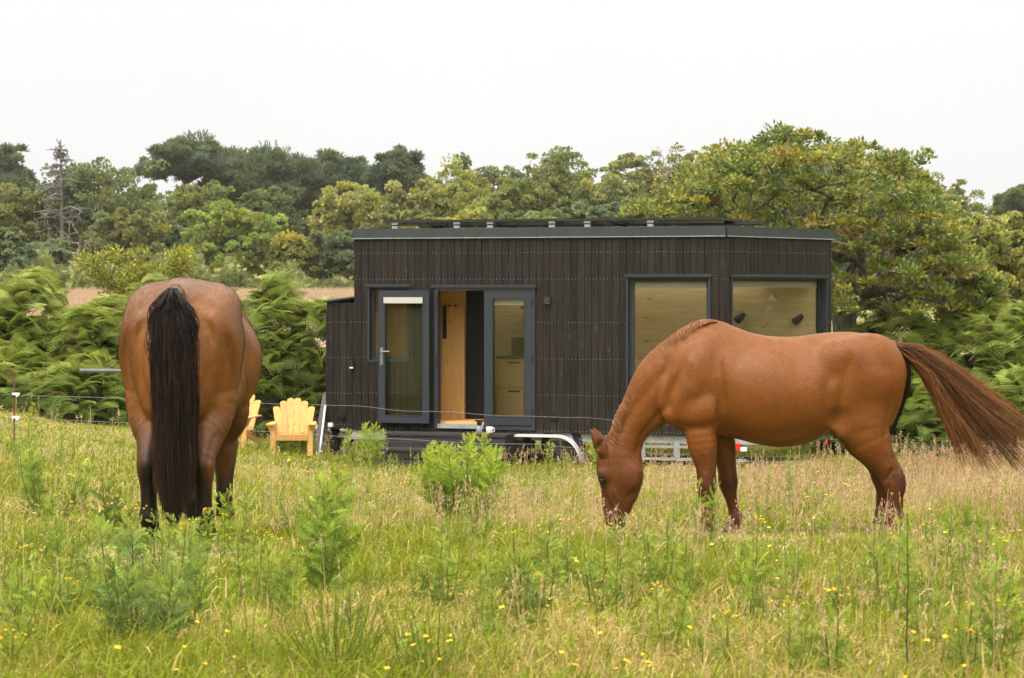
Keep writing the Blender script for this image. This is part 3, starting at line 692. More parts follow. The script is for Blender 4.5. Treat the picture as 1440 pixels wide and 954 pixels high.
    end = .10+.50*rg.random(N)**1.5+.22*np.abs(ang)**2.5; zt = rg.random(N)
    short = rg.random(N) < .16; end = np.where(short, z0-rg.uniform(.15, .45, N), end)
    depth = rg.uniform(-.035, .05, N)
    for k in range(n):
        a = k/(n-1)
        zz = z0+(end-z0)*a
        zz = zz+np.where(a < .12, .02*math.sin(a/.12*PI), 0)
        aa = ang+(locks[li]-ang)*cv*a
        w = np.interp(zz, [.05, .2, .45, .8, 1.15, 1.38, 1.5], [.03, .080, .118, .126, .118, .088, .03])
        w = w*(1+.55*short*(np.abs(ang) > .35)*np.sin(PI*np.minimum(a*1.1, 1))*np.clip((zz-1.0)/.3, 0, 1))
        spread = min(a*6+.25, 1)
        px = -.055-.075*math.sin(min(a*5, 1)*PI/2)-depth*spread-np.where(zz < .6, (.6-zz)*.03, 0)-.02*(1-ang**2)*spread
        pa[:, k] = np.stack([px+.004*rg.normal(0, 1, N), aa*w*spread+fl*.008*a-.012*np.sin(zz*2.2+1)*spread+.013*np.sin(zz*8+li*1.7)*a+.012*math.sin(a*7)*a-.012, zz], -1)
    br = (rg.random(N) < .17)
    cc = np.where(br[:, None], np.array([[.042, .020, .011]]), np.array([[.0125, .0085, .007]]))*rg.uniform(.5, 1.5, (N, 1))
    tp = np.linspace(0, 1, n)[None, :, None]; edge = (np.abs(ang) > .6)[:, None, None]
    c3 = cc[:, None]+np.where(edge, 1., .35)*np.clip(tp-.55, 0, 1)*np.array([.11, .042, .014])*rg.random((N, 1, 1))
    strands(pa, np.full(N, .0026), np.full(N, .0008), c3, 'tail', HAIR, R)
    mb = MB()
    zz = np.linspace(1.45, .34, 12); n = 10
    rows = []
    for z_ in zz:
        w = np.interp(z_, [.2, .45, .8, 1.15, 1.38, 1.5], [.05, .10, .11, .105, .085, .03]); th = np.arange(n)*2*PI/n
        xx = -.115 if z_ < 1.3 else -.115+(z_-1.3)*.35
        rows.append(np.stack([xx+np.cos(th)*.032, np.sin(th)*w*.85-.012*math.sin(z_*2.2+1)-.012, np.full(n, z_)], -1))
    mb.add(np.vstack(rows), [(i*n+j, i*n+(j+1) % n, (i+1)*n+(j+1) % n, (i+1)*n+j) for i in range(11) for j in range(n)], col=(.011, .008, .007))
    mb.build('tail_core', HAIR, R, smooth=True)
    # mane
    N = 500; t = rg.random(N); pa = np.zeros((N, 7, 3)); sg = rg.choice([-1, 1], N, p=[.3, .7]); ln = rg.uniform(.12, .28, N)
    for k in range(7):
        a = k/6
        X = 1.62+.52*t+.08*np.sin(PI*t)+a*.05; Z = 1.46-.64*t**1.25+.02*math.sin(PI*a)-a*a*ln*.8
        pa[:, k] = np.stack([X, sg*(.03+.14*a**.7*np.interp(t, [0, 1], [.8, .55])), Z], -1)
    strands(pa, np.full(N, .0035), np.full(N, .001), np.tile([[.013, .009, .007]], (N, 1)), 'mane', HAIR, R)
    for sg in (-1, 1):
        mb = MB(); u, v = np.meshgrid(np.linspace(0, 2*PI, 13)[:-1], np.linspace(0, PI, 9))
        P = np.stack([np.cos(u)*np.sin(v)*.021, np.sin(u)*np.sin(v)*.018, np.cos(v)*.02], -1).reshape(-1, 3)+np.array([2.215, sg*.078, .50])
        mb.add(P, [(i*12+j, (i+1)*12+j, (i+1)*12+(j+1) % 12, i*12+(j+1) % 12) for i in range(8) for j in range(12)])
        mb.build('eye', EYEM, R, smooth=True)
bay()
# ------------------------------------------------------------------ the tiny house on its trailer
YL, YC = 34.1, 32.5
PL = pt(500, 410, YL)[:2]; PC = pt(1018, 410, YC)[:2]
LEN = float(np.linalg.norm(PC-PL)); UX = (PC-PL)/LEN
HG = -.93
HRZ = math.atan2(UX[1], UX[0])
Zr = lambda z: z-HG
def face(px, py=None):
    """photo column/row on the long wall -> distance along it, height above the ground there"""
    k = (px-720)/F
    s_ = (k*PL[1]-PL[0])/(UX[0]-k*UX[1])
    if py is None: return s_
    Y = PL[1]+UX[1]*s_
    return s_, Zr(EYE-(py-HOR)*Y/F)
FR = ((0, 0), (1, 0), (0, -1))                              # front wall frame in house space
EX, EY = 1.14, 2.53; EL = math.hypot(EX, EY)
EF = ((LEN, 0), (EX/EL, EY/EL), (EY/EL, -EX/EL))            # slanted end wall
def facep(px, py):
    O = PL+UX*LEN; N = np.array([-UX[1], UX[0]]); e = UX*EF[1][0]+N*EF[1][1]
    k = (px-720)/F; s_ = (k*O[1]-O[0])/(e[0]-k*e[1]); Y = O[1]+e[1]*s_
    return s_, Zr(EYE-(py-HOR)*Y/F)
def fdep(px, t):
    """where the sight line through a column meets the plane t metres behind the long wall"""
    k = (px-720)/F; B = PL+np.array([-UX[1], UX[0]])*t
    return (k*B[1]-B[0])/(UX[0]-k*UX[1])
W = 2.53; ZB, ZT = Zr(-.472), Zr(2.40); ZTOP = Zr(2.534)

def woodmat(name, col, grain=1.0, knots=.5, rough=.7, spec=.25, bump=.25, axis='Z'):
    m, nt, b, o = newmat(name)
    tc = nt.nodes.new('ShaderNodeTexCoord'); mp = nt.nodes.new('ShaderNodeMapping')
    mp.inputs['Scale'].default_value = {'Z': (14, 14, .9), 'X': (.9, 14, 14), 'Y': (14, .9, 14)}[axis]
    nt.links.new(tc.outputs['Object'], mp.inputs['Vector'])
    n = nt.nodes.new('ShaderNodeTexNoise'); n.inputs['Scale'].default_value = 2.2; n.inputs['Detail'].default_value = 6; n.inputs['Distortion'].default_value = .6
    nt.links.new(mp.outputs['Vector'], n.inputs['Vector'])
    r = nt.nodes.new('ShaderNodeMapRange'); r.inputs['From Min'].default_value = .3; r.inputs['From Max'].default_value = .7
    r.inputs['To Min'].default_value = 1-.35*grain; r.inputs['To Max'].default_value = 1+.35*grain
    nt.links.new(n.outputs['Fac'], r.inputs['Value'])
    a = nt.nodes.new('ShaderNodeAttribute'); a.attribute_name = 'Col'
    s1 = nt.nodes.new('ShaderNodeVectorMath'); s1.operation = 'MULTIPLY'; s1.inputs[1].default_value = col[:3]
    nt.links.new(a.outputs['Color'], s1.inputs[0])
    s2 = nt.nodes.new('ShaderNodeVectorMath'); s2.operation = 'SCALE'
    nt.links.new(s1.outputs[0], s2.inputs[0]); nt.links.new(r.outputs['Result'], s2.inputs['Scale'])
    v = nt.nodes.new('ShaderNodeTexVoronoi'); v.inputs['Scale'].default_value = 1.0
    mp2 = nt.nodes.new('ShaderNodeMapping'); mp2.inputs['Scale'].default_value = {'Z': (6, 6, 2.6), 'X': (2.6, 6, 6), 'Y': (6, 2.6, 6)}[axis]
    nt.links.new(tc.outputs['Object'], mp2.inputs['Vector']); nt.links.new(mp2.outputs['Vector'], v.inputs['Vector'])
    kr = nt.nodes.new('ShaderNodeMapRange'); kr.inputs['From Min'].default_value = .02; kr.inputs['From Max'].default_value = .16
    kr.inputs['To Min'].default_value = 1-knots; kr.inputs['To Max'].default_value = 1
    nt.links.new(v.outputs['Distance'], kr.inputs['Value'])
    s3 = nt.nodes.new('ShaderNodeVectorMath'); s3.operation = 'SCALE'
    nt.links.new(s2.outputs[0], s3.inputs[0]); nt.links.new(kr.outputs['Result'], s3.inputs['Scale'])
    nt.links.new(s3.outputs[0], b.inputs['Base Color'])
    b.inputs['Roughness'].default_value = rough; b.inputs['Specular IOR Level'].default_value = spec
    bp = nt.nodes.new('ShaderNodeBump'); bp.inputs['Strength'].default_value = bump; bp.inputs['Distance'].default_value = .006
    nt.links.new(n.outputs['Fac'], bp.inputs['Height']); nt.links.new(bp.outputs['Normal'], b.inputs['Normal'])
    return m
CLAD = woodmat('charred black boards', (.0172, .0134, .0105), 1.5, -1.6, .75, .2, .4)
NAIL = simple('nail heads', (.30, .26, .22), .45, .5)
BACKM = simple('dark membrane', (.006, .006, .006), .9, .1)
GREY = simple('anthracite window frame', (.027, .031, .039), .42, .4, noise=.06, nscale=8)
FASC = simple('slate metal roof edge', (.032, .040, .042), .38, .5, noise=.15, nscale=3)
PLY = woodmat('pale plywood', (.68, .52, .27), .35, .45, .55, .3, .08, 'X')
PINE = woodmat('orange pine board', (.60, .34, .115), .35, .6, .5, .3, .08)
DARKIN = simple('black interior panel', (.0045, .0045, .0045), .5, .3)
BLINDM = simple('off white pleated blind', (.48, .45, .41), .8, .2)
GALV = simple('galvanised steel', (.32, .335, .34), .45, .5, .35, noise=.2, nscale=12)
WHITEP = simple('white plastic', (.75, .75, .73), .4, .5)
BLACKP = simple('black plastic', (.012, .012, .013), .45, .4)
TYRE = simple('tyre rubber', (.014, .014, .015), .8, .3, bump=.3, bscale=40)
REDL = simple('red lamp lens', (.62, .018, .012), .18, .6)
ORANGEL = simple('orange lamp lens', (.75, .22, .02), .2, .6)
PANELM = simple('solar panel glass', (.010, .012, .02), .15, .6)
ALU = simple('aluminium rail', (.38, .39, .40), .35, .5, .5)
GLASS, _nt, _b, _o = newmat('window glass')
_b.inputs['Base Color'].default_value = (0, 0, 0, 1); _b.inputs['Roughness'].default_value = .03
_tr = _nt.nodes.new('ShaderNodeBsdfTransparent'); _tr.inputs['Color'].default_value = (.86, .87, .84, 1)
_gl = _nt.nodes.new('ShaderNodeBsdfGlossy'); _gl.inputs['Roughness'].default_value = .02
_fr = _nt.nodes.new('ShaderNodeFresnel'); _fr.inputs['IOR'].default_value = 1.5
_fm = _nt.nodes.new('ShaderNodeMath'); _fm.operation = 'MULTIPLY'; _fm.inputs[1].default_value = 1.6
_ge = _nt.nodes.new('ShaderNodeNewGeometry'); _iv = _nt.nodes.new('ShaderNodeMath'); _iv.operation = 'SUBTRACT'; _iv.inputs[0].default_value = 1
_nt.links.new(_ge.outputs['Backfacing'], _iv.inputs[1]); _m0 = _nt.nodes.new('ShaderNodeMath'); _m0.operation = 'MULTIPLY'
_nt.links.new(_fr.outputs[0], _m0.inputs[0]); _nt.links.new(_iv.outputs[0], _m0.inputs[1]); _nt.links.new(_m0.outputs[0], _fm.inputs[0])
_mx = _nt.nodes.new('ShaderNodeMixShader'); _nt.links.new(_fm.outputs[0], _mx.inputs['Fac'])
_nt.links.new(_tr.outputs[0], _mx.inputs[1]); _nt.links.new(_gl.outputs[0], _mx.inputs[2]); _nt.links.new(_mx.outputs[0], _o.inputs['Surface'])

def cut(z0, z1, holes):
    """vertical runs left of z0..z1 once the holes (h0, h1) are taken out"""
    runs = [(z0, z1)]
    for h0, h1 in holes:
        nr = []
        for a, b in runs:
            if h1 <= a or h0 >= b: nr.append((a, b)); continue
            if h0 > a: nr.append((a, h0))
            if h1 < b: nr.append((h1, b))
        runs = nr
    return runs

def cladding(mb, fr, s0, s1, z0, z1, ops, rg, pitch=.1045, rows=(), skip=()):
    edges = [s0]; a = s0
    while a < s1-.01:
        b = min(a+pitch, s1); g = .0035
        tone = rg.uniform(.78, 1.24); hue = rg.uniform(-.05, .05)
        col = (tone*(1+hue), tone, tone*(1-hue))
        # an opening narrower than the board still cuts the board where they overlap
        cuts = sorted({a, b} | {min(max(e, a), b) for o in ops for e in o[:2]})
        dep = .022+rg.uniform(-.002, .002)
        for c, d in zip(cuts[:-1], cuts[1:]):
            if d-c < .004: continue
            hs = [(o[2], o[3]) for o in ops if o[0] < (c+d)/2 < o[1]]
            for p, q in cut(z0, z1, hs):
                mb.fbox(fr, c+(g if c == a else 0), d-(g if d == b else 0), 0.002, dep, p, q, col=col)
        for zr in rows:
            for ds in (.028, .076):
                sx = a+ds+rg.uniform(-.004, .004)
                if sx > s1-.01 or rg.random() < .12: continue
                if any(o[0]-.02 < sx < o[1]+.02 and o[2]-.03 < zr < o[3]+.03 for o in ops): continue
                z = zr+rg.uniform(-.006, .006); h = .0042
                mb.fbox(fr, sx-h, sx+h, dep-.001, dep+.0016, z-h, z+h, mi=1, col=np.array([1, 1, 1.])*rg.uniform(.5, 1.3))
        a = b

def wall(mb, fr, s0, s1, z0, z1, o0, o1, ops, mi=0):
    xs = sorted({s0, s1} | {min(max(e, s0), s1) for o in ops for e in o[:2]})
    for c, d in zip(xs[:-1], xs[1:]):
        hs = [(o[2], o[3]) for o in ops if o[0] < (c+d)/2 < o[1]]
        for p, q in cut(z0, z1, hs): mb.fbox(fr, c, d, o0, o1, p, q, mi=mi)

def ring(mb, fr, s0, s1, z0, z1, w, o0, o1, wl=None, wr=None, wt=None, wb=None):
    wl = wl or w; wr = wr or w; wt = wt or w; wb = wb or w
    mb.fbox(fr, s0, s0+wl, o0, o1, z0, z1); mb.fbox(fr, s1-wr, s1, o0, o1, z0, z1)
    mb.fbox(fr, s0+wl, s1-wr, o0, o1, z1-wt, z1); mb.fbox(fr, s0+wl, s1-wr, o0, o1, z0, z0+wb)

def house():
    H = thing('tiny_house', 'dark timber clad tiny house on wheels with open glazed door and solar roof', 'tiny house', (PL[0], PL[1], HG), HRZ)
    rg = np.random.default_rng(3)
    fp = face
    # openings of the long wall
    w1 = (fp(518)+.0, fp(577), fp(518, 509)[1], fp(518, 403)[1])
    dr = (fp(612), fp(753), fp(612, 603)[1], fp(612, 404)[1])
    w2 = (fp(881), fp(999.5), fp(881, 546)[1], fp(881, 389)[1])
    e0, e1 = facep(1026.5, 389), facep(1161, 390); eb = facep(1026, 546)
    w3 = (e0[0], e1[0], eb[1], e0[1])
    ops = [w1, dr, w2]
    rows = [fp(600, y)[1] for y in (356, 393, 453, 503.5, 553.5, 603)]
    mb = MB()
    cladding(mb, FR, 0, LEN+.02, ZB, ZT, ops, rg, rows=rows)
    cladding(mb, EF, .0, EL, ZB, ZT, [w3], rg, rows=rows)
    BK = ((LEN+EX, W), (-1, 0), (0, 1)); LK = ((0, W), (0, -1), (-1, 0))
    bw = (LEN+EX-3.2, LEN+EX-2.15, ZB+.9, ZB+2.35)
    cladding(mb, BK, 0, LEN+EX, ZB, ZT, [bw], rg); cladding(mb, LK, 0, W, ZB, ZT, [], rg)
    mb.build('cladding', [CLAD, NAIL], H)
    mb = MB()
    wall(mb, FR, 0, LEN, ZB+.01, ZT+.05, -.10, 0, ops)
    wall(mb, EF, .04, EL-.04, ZB+.01, ZT+.05, -.10, 0, [w3])
    wall(mb, BK, .1, LEN+EX-.1, ZB+.01, ZT+.05, -.10, 0, [bw]); wall(mb, LK, .1, W-.1, ZB+.01, ZT+.05, -.10, 0, [])
    mb.build('wall_core', BACKM, H)
    mb = MB()      # plywood lining
    wall(mb, FR, .12, LEN-.02, ZB+.14, ZT-.08, -.116, -.102, ops)
    wall(mb, EF, .14, EL-.14, ZB+.14, ZT-.08, -.116, -.102, [w3])
    wall(mb, BK, .2, LEN+EX-.12, ZB+.14, ZT-.08, -.116, -.102, [bw]); wall(mb, LK, .12, W-.12, ZB+.14, ZT-.08, -.116, -.102, [])
    mb.build('interior_lining', PLY, H)
    sk = (1.05, 5.6, 1.80, 2.34)                               # long rooflight at the back, unseen, put in to light the inside
    P = lambda z: [(.105, .105, z), (LEN-.08, .105, z), (LEN+EX-.17, W-.105, z), (.105, W-.105, z)]
    mb = MB(); mb.hexa(P(ZB+.02)+P(ZB+.138)); mb.build('floor_deck', PINE, H)
    mb = MB()
    def slab(za, zb, g0):
        xr = LEN+EX-.17; yb = W-.105
        mb.hexa([(g0, g0, za), (LEN-.08, g0, za), (LEN-.08+EX*(sk[2]-g0)/W, sk[2], za), (g0, sk[2], za), (g0, g0, zb), (LEN-.08, g0, zb), (LEN-.08+EX*(sk[2]-g0)/W, sk[2], zb), (g0, sk[2], zb)])
        mb.box(g0, sk[0], sk[2], sk[3], za, zb); mb.box(sk[1], LEN+.7, sk[2], sk[3], za, zb); mb.box(g0, LEN+.95, sk[3], yb, za, zb)
    slab(ZT-.075, ZT+.03, .105); mb.build('ceiling_lining', PLY, H)
    # roof and its metal edge
    Q = lambda z, g: [(-g, -g-.02, z), (LEN+g*.7, -g-.02, z), (LEN+EX+g, W+g, z), (-g, W+g, z)]
    mb = MB(); slab(ZT+.052, ZTOP-.03, .01); mb.build('roof', FASC, H)
    mb = MB(); mb.box(sk[0]-.05, sk[1]+.05, sk[2]-.05, sk[3]+.05, ZTOP-.028, ZTOP-.020); mb.build('added_rooflight', GLASS, H)
    mb = MB()
    mb.fbox(FR, -.03, LEN+.028, .004, .045, ZT-.012, ZTOP); mb.fbox(EF, .02, EL+.03, .006, .045, ZT-.012, ZTOP-.003)
    mb.fbox(BK, -.03, LEN+EX, .004, .045, ZT-.012, ZTOP-.002); mb.fbox(LK, -.05, W-.004, .004, .042, ZT-.012, ZTOP-.004)
    mb.fbox(FR, -.03, LEN+.03, .046, .054, ZT-.016, ZT-.004, mi=1); mb.fbox(EF, .02, EL+.03, .046, .054, ZT-.016, ZT-.004, mi=1)
    mb.build('roof_edge', [FASC, GALV], H)
    # unseen back window, added to let daylight into the rooms
    for o in (bw,):
        mb = MB(); ring(mb, BK, *o, .07, -.09, .03); wf = mb.build('window', GREY, H)
        mb = MB(); mb.fbox(BK, o[0]+.06, o[1]-.06, -.05, -.044, o[2]+.06, o[3]-.06); mb.build('pane', GLASS, wf)
    # fixed windows: trim, frame, sash, pane, blind
    def window(fr, o, left, right, top, bottom, reveal, blind=True, name='window'):
        s0, s1, z0, z1 = o
        mb = MB()
        mb.fbox(fr, s0-.025, s1+.025, .024, .058, z1-.006, z1+.034)            # drip cap
        ring(mb, fr, s0, s1, z0, z1, .028, -.10, .034)
        wf = mb.build(name, GREY, H)
        mb = MB(); ring(mb, fr, s0+.028, s1-.028, z0+.028, z1-.028, .05, -.098, -reveal, wl=left, wr=right, wt=top, wb=bottom)
        mb.build('sash', GREY, wf)
        g = (s0+.028+left, s1-.028-right, z0+.028+bottom, z1-.028-top)
        mb = MB(); mb.fbox(fr, g[0]-.012, g[1]+.012, -reveal-.026, -reveal-.020, g[2]-.012, g[3]+.012); mb.build('pane', GLASS, wf)
        if blind:
            mb = MB()
            for k in range(7): mb.fbox(fr, g[0]+.002, g[1]-.002, -reveal-.066-.004*(k % 2), -reveal-.034, g[3]-.085+k*.0122, g[3]-.085+k*.0122+.0115)
            mb.build('blind', BLINDM, wf)
        return g
    window(FR, w2, .075, .045, .055, .06, .05)
    window(EF, w3, .03, .05, .04, .05, .075)
    window(FR, w1, .05, .05, .05, .05, .05, blind=False)
    # door frame
    mb = MB(); s0, s1, z0, z1 = dr
    mb.fbox(FR, s0-.05, s1+.03, .024, .06, z1-.006, z1+.034)
    ring(mb, FR, s0, s1, z0, z1, .05, -.10, .036, wb=.055)
    df = mb.build('door_frame', GREY, H)
    mb = MB(); mb.fbox(FR, s0+.05, fp(681), -.098, .05, z0+.012, z0+.072); mb.build('threshold', GALV, df)
    def leaf(name, sA, sB, zA, zB, o0, o1, wl, wr, wt, wb, label=None):
        mb = MB(); ring(mb, FR, sA, sB, zA, zB, .1, o0, o1, wl, wr, wt, wb)
        d = mb.build(name, GREY, H)
        if label: d['label'] = label
        g = (sA+wl, sB-wr, zA+wb, zB-wt)
        om = (o0+o1)/2
        mb = MB(); ring(mb, FR, *g, .012, o0+.004, o1+.004); mb.build('glazing_bead', simple('black gasket', (.015, .016, .018), .5), d)
        mb = MB(); mb.fbox(FR, g[0]+.004, g[1]-.004, om-.003, om+.003, g[2]+.004, g[3]-.004); mb.build('pane', GLASS, d)
        return d, g
    # right leaf, shut
    dA, g = leaf('door', fp(681.5), fp(748.5), fp(700, 598)[1], fp(700, 407)[1], -.06, .028, fp(693)-fp(681.5), fp(748.5)-fp(738.5), .128, .118)
    mb = MB()
    for k in range(7): mb.fbox(FR, g[0]+.014, g[1]-.014, -.050-.004*(k % 2), -.02, g[3]-.105+k*.0128, g[3]-.105+k*.0128+.012)
    mb.build('blind', BLINDM, dA)
    for y in (424, 503, 580):
        mb = MB(); z = fp(745, y)[1]; mb.box(s1-.062, s1-.04, -.062, -.034, z-.055, z+.055); mb.build('hinge', GREY, df)
        mb = MB(); z = fp(614, y)[1]; mb.box(s0+.012, s0+.034, -.075, -.036, z-.06, z+.06); mb.build('hinge', GREY, df)
    # left leaf, swung right round against the wall
    dB, g = leaf('door', fp(536.5), fp(607), fp(570, 594.5)[1], fp(570, 408.5)[1], .062, .134, fp(545)-fp(536.5), fp(607)-fp(598.5), .10, .105, 'door leaf swung fully open over the small window')
    mb = MB()
    for k in range(7): mb.fbox(FR, g[0]-.006, g[1]+.004, .146+.004*(k % 2), .16, g[3]-.092+k*.0128, g[3]-.092+k*.0128+.012)
    mb.build('blind', BLINDM, dB)
    z = fp(540, 494)[1]; sx = fp(541)
    mb = MB(); mb.box(sx-.022, sx+.022, -.142, -.133, z-.20, z+.06); mb.tube([(sx, -.14, z), (sx, -.185, z), (sx+.02, -.19, z), (sx+.14, -.19, z)], .010, 8)
    mb.tube([(sx, -.140, z-.11), (sx, -.155, z-.11)], .012, 8)
    mb.build('handle', simple('brushed grey handle', (.22, .23, .24), .35, .5, .5), dB)
    # things fixed on the wall
    def onwall(px, py): s_, z = fp(px, py); return s_, -.026, z
    x, y, z = onwall(771.5, 422.5); mb = MB(); mb.box(x-.047, x+.047, y-.075, y, z-.047, z+.047); mb.box(x-.035, x+.035, y-.07, y-.01, z-.05, z-.047, mi=1); mb.build('wall_lamp', [GREY, WHITEP], H)
    for px, py in ((482, 583), (780.5, 586)):
        x, y, z = onwall(px, py); yy = y if px > 500 else y+.02
        mb = MB(); mb.disc((x, yy, z), .062, (0, -1, 0), .02, 20); mb.disc((x, yy-.02, z), .048, (0, -1, 0), .008, 20)
        for k in range(-2, 3): mb.box(x-.04, x+.04, yy-.032, yy-.027, z+k*.016-.003, z+k*.016+.003)
        mb.build('vent', BLACKP, H)
    # storage box over the drawbar
    a = fp(459); zt0, zt1 = fp(459, 424)[1], fp(500, 421)[1]; zb = ZB+.005
    mb = MB(); BF = ((0, .03), (1, 0), (0, -1)); pit = .1045
    cladding(mb, BF, a, -.012, zb, zt0-.02, [], rg, rows=[fp(470, y)[1] for y in (453, 503, 553, 597)])
    LF = ((a, 1.6), (0, -1), (-1, 0)); cladding(mb, LF, 0, 1.57, zb, zt0-.125, [], rg)
    mb.hexa([(a+.002, .032, zb+.002), (-.012, .032, zb+.002), (-.012, 1.58, zb+.002), (a+.002, 1.58, zb+.002), (a+.002, .032, zt0-.022), (-.012, .032, zt0-.022), (-.012, 1.58, zt0-.12), (a+.002, 1.58, zt0-.12)])
    bx = mb.build('storage_box', [CLAD, NAIL], H)
    mb = MB(); mb.hexa([(a-.04, -.03, zt0-.015), (-.008, -.03, zt1+.02), (-.008, 1.63, zt1-.06), (a-.04, 1.63, zt0-.095), (a-.04, -.03, zt0+.008), (-.008, -.03, zt1+.045), (-.008, 1.63, zt1-.035), (a-.04, 1.63, zt0-.072)])
    mb.build('lid', FASC, bx)
    x, y, z = onwall(495.5, 512); mb = MB(); mb.box(x-.028, x+.028, -.06, .006, z-.05, z+.06); mb.box(x-.02, x+.035, -.075, -.04, z-.065, z-.045, mi=1); mb.build('power_inlet', [BLACKP, WHITEP], bx)
    x, y, z = onwall(465.5, 598); mb = MB(); mb.box(x-.035, x+.035, -.045, .006, z-.03, z+.035); mb.disc((x+.008, -.045, z), .02, (0, -1, 0), .012, 12); mb.build('marker_lamp', WHITEP, bx)
    # solar panels
    zr = ZTOP
    n = 5; p0, p1 = fp(536), fp(985)+.32; wd = (p1-p0)/n
    for k in range(n):
        mb = MB(); x0 = p0+k*wd+.008; x1 = p0+(k+1)*wd-.008
        mb.box(x0, x1, .06, 1.72, zr+.092, zr+.127); sp = mb.build('solar_panel', simple('panel frame', (.02, .02, .022), .4, .5), H)
        mb = MB(); mb.box(x0+.02, x1-.02, .08, 1.70, zr+.129, zr+.131); mb.build('solar_cells', PANELM, sp)
    mb = MB(); mb.box(LEN-.72, LEN+.34, .9, 1.74, zr+.052, zr+.082); sp = mb.build('solar_panel', simple('low panel frame', (.025, .025, .026), .4, .5), H)
    mb = MB(); mb.box(LEN-.70, LEN+.32, .92, 1.72, zr+.084, zr+.086); mb.build('solar_cells', PANELM, sp)
    for px in (553, 640, 687, 774, 824, 913):
        x = fp(px); mb = MB()
        mb.box(x-.045, x+.045, .07, .13, zr-.028, zr+.04); mb.box(x-.03, x+.03, .072, .12, zr+.04, zr+.062, mi=1); mb.box(x-.05, x+.05, .068, .12, zr+.062, zr+.0915)
        mb.build('panel_bracket', [ALU, BLACKP], H)
    for y in (.35, 1.45):
        mb = MB(); mb.box(p0+.1, p1-.05, y-.02, y+.02, zr+.05, zr+.0915); mb.build('panel_rail', ALU, H)
    for k in range(6):
        mb = MB(); x = fp([600, 606, 700, 756, 855, 866][k]); pts = [(x+rg.uniform(-.12, .12)+.2*t, .2+.05*math.sin(t*5), zr+.085-.30*t*(1-t)) for t in np.linspace(0, 1, 7)]
        mb.tube(pts, .006, 5); mb.build('cable', BLACKP, H)
    # inside: what the open door and the windows show
    mb = MB(); zf = ZB+.138
    x0, x1 = fdep(621.5, .8), fdep(653, .8)
    mb.box(x0, x1, .80, .84, zf, fp(640, 408)[1]+.12); pn = mb.build('wardrobe_board', PINE, H)
    mb = MB(); z0, z1 = fp(627, 478)[1], fp(627, 430)[1]; mb.box(x0+.015, x0+.075, .785, .80, z0, z1); mb.build('black_strip', BLACKP, pn)
    for dx in (.13, .22):
        mb = MB(); zz = fp(640, 431)[1]; mb.box(x0+dx-.018, x0+dx+.018, .775, .80, zz-.012, zz+.012); mb.tube([(x0+dx, .80, zz), (x0+dx, .745, zz+.004), (x0+dx, .735, zz+.025)], .007, 6); mb.build('coat_hook', BLACKP, pn)
    mb = MB(); mb.box(x1+.002, fdep(690, .86), .86, .90, zf, ZT-.09); mb.build('fridge_panel', DARKIN, H)
    mb = MB(); mb.box(.12, x0-.002, .86, .90, zf, ZT-.09); mb.build('partition', PINE, H)
    # kitchen block
    c0, c1 = fdep(699, 1.62), fdep(770, 1.62)+.3
    zc = fp(715, 509)[1]+.03
    mb = MB(); mb.box(c0, c1, 1.62, W-.13, zf, zc-.03); kb = mb.build('kitchen_cabinet', PINE, H)
    mb = MB(); mb.box(c0-.02, c1+.02, 1.59, W-.122, zc-.028, zc); mb.build('worktop', DARKIN, kb)
    mb = MB(); mb.box(c0, c1, W-.135, W-.121, zc+.002, zc+.28); mb.build('splashback', simple('dark green tiles', (.022, .030, .018), .25, .5, noise=.4, nscale=12), kb)
    h3 = (zc-.05-zf)/2
    for k in range(2):
        za = zf+.02+k*h3
        mb = MB(); mb.box(c0+.015, c1-.6, 1.598, 1.618, za, za+h3-.016); d = mb.build('drawer', woodmat('birch drawer front', (.62, .47, .24), .15, .1, .5, .3, .04, 'X'), kb)
        mb = MB(); mb.box(c0+.19, c0+.37, 1.578, 1.597, za+h3-.075, za+h3-.055); mb.build('handle', BLACKP, d)
    mb = MB(); mb.box(c0+.2, c1-.1, W-.30, W-.125, fp(700, 447)[1]+.12, fp(700, 447)[1]+.15); mb.build('shelf', DARKIN, kb)
    # reading lamps and socket on the plywood behind the end window
    for px, py in ((1041, 447), (1122, 449)):
        k = (px-720)/F; A = PL+UX*0; N = np.array([-UX[1], UX[0]]); B = A+N*(W-.125)
        s_ = (k*B[1]-B[0])/(UX[0]-k*UX[1]); Y = B[1]+UX[1]*s_; z = Zr(EYE-(py-HOR)*Y/F)
        mb = MB(); mb.disc((s_, W-.122, z), .045, (0, -1, 0), .03, 14); mb.tube([(s_, W-.15, z), (s_+.03, W-.20, z+.02)], .012, 6)
        mb.tube([(s_+.07, W-.17, z+.05), (s_+.03, W-.21, z+.01), (s_-.03, W-.26, z-.045)], [.035, .05, .06], 12); mb.build('reading_lamp', BLACKP, H)
        if px < 1100:
            z -= .235; x = s_+.075
            mb = MB(); mb.box(x-.045, x+.045, W-.14, W-.121, z-.045, z+.045); mb.box(x-.03, x+.03, W-.145, W-.139, z-.03, z+.03, mi=1); mb.build('wall_socket', [GALV, BLACKP], H)
    # trailer
    mb = MB(); zc = ZB-.002
    mb.box(-.06, LEN+EX-.15, .03, .10, zc-.11, zc); mb.box(-.06, LEN+EX-.15, W-.10, W-.03, zc-.11, zc-.001)
    for x in np.arange(.3, LEN+.9, .75): mb.box(x, x+.06, .10, W-.10, zc-.10, zc-.004)
    xa, xb = fp(898), fp(1010)
    for z0, z1 in ((.115, .15), (.29, .33)): mb.box(xa, xb+.4, .02, .07, zc-z1-.03, zc-z0-.03)
    for x in (xa, fp(947), xb): mb.box(x, x+.09, .022, .068, zc-.315, zc-.112)
    mb.box(fp(495), fp(574), -.02, .05, zc-.14, zc-.05)
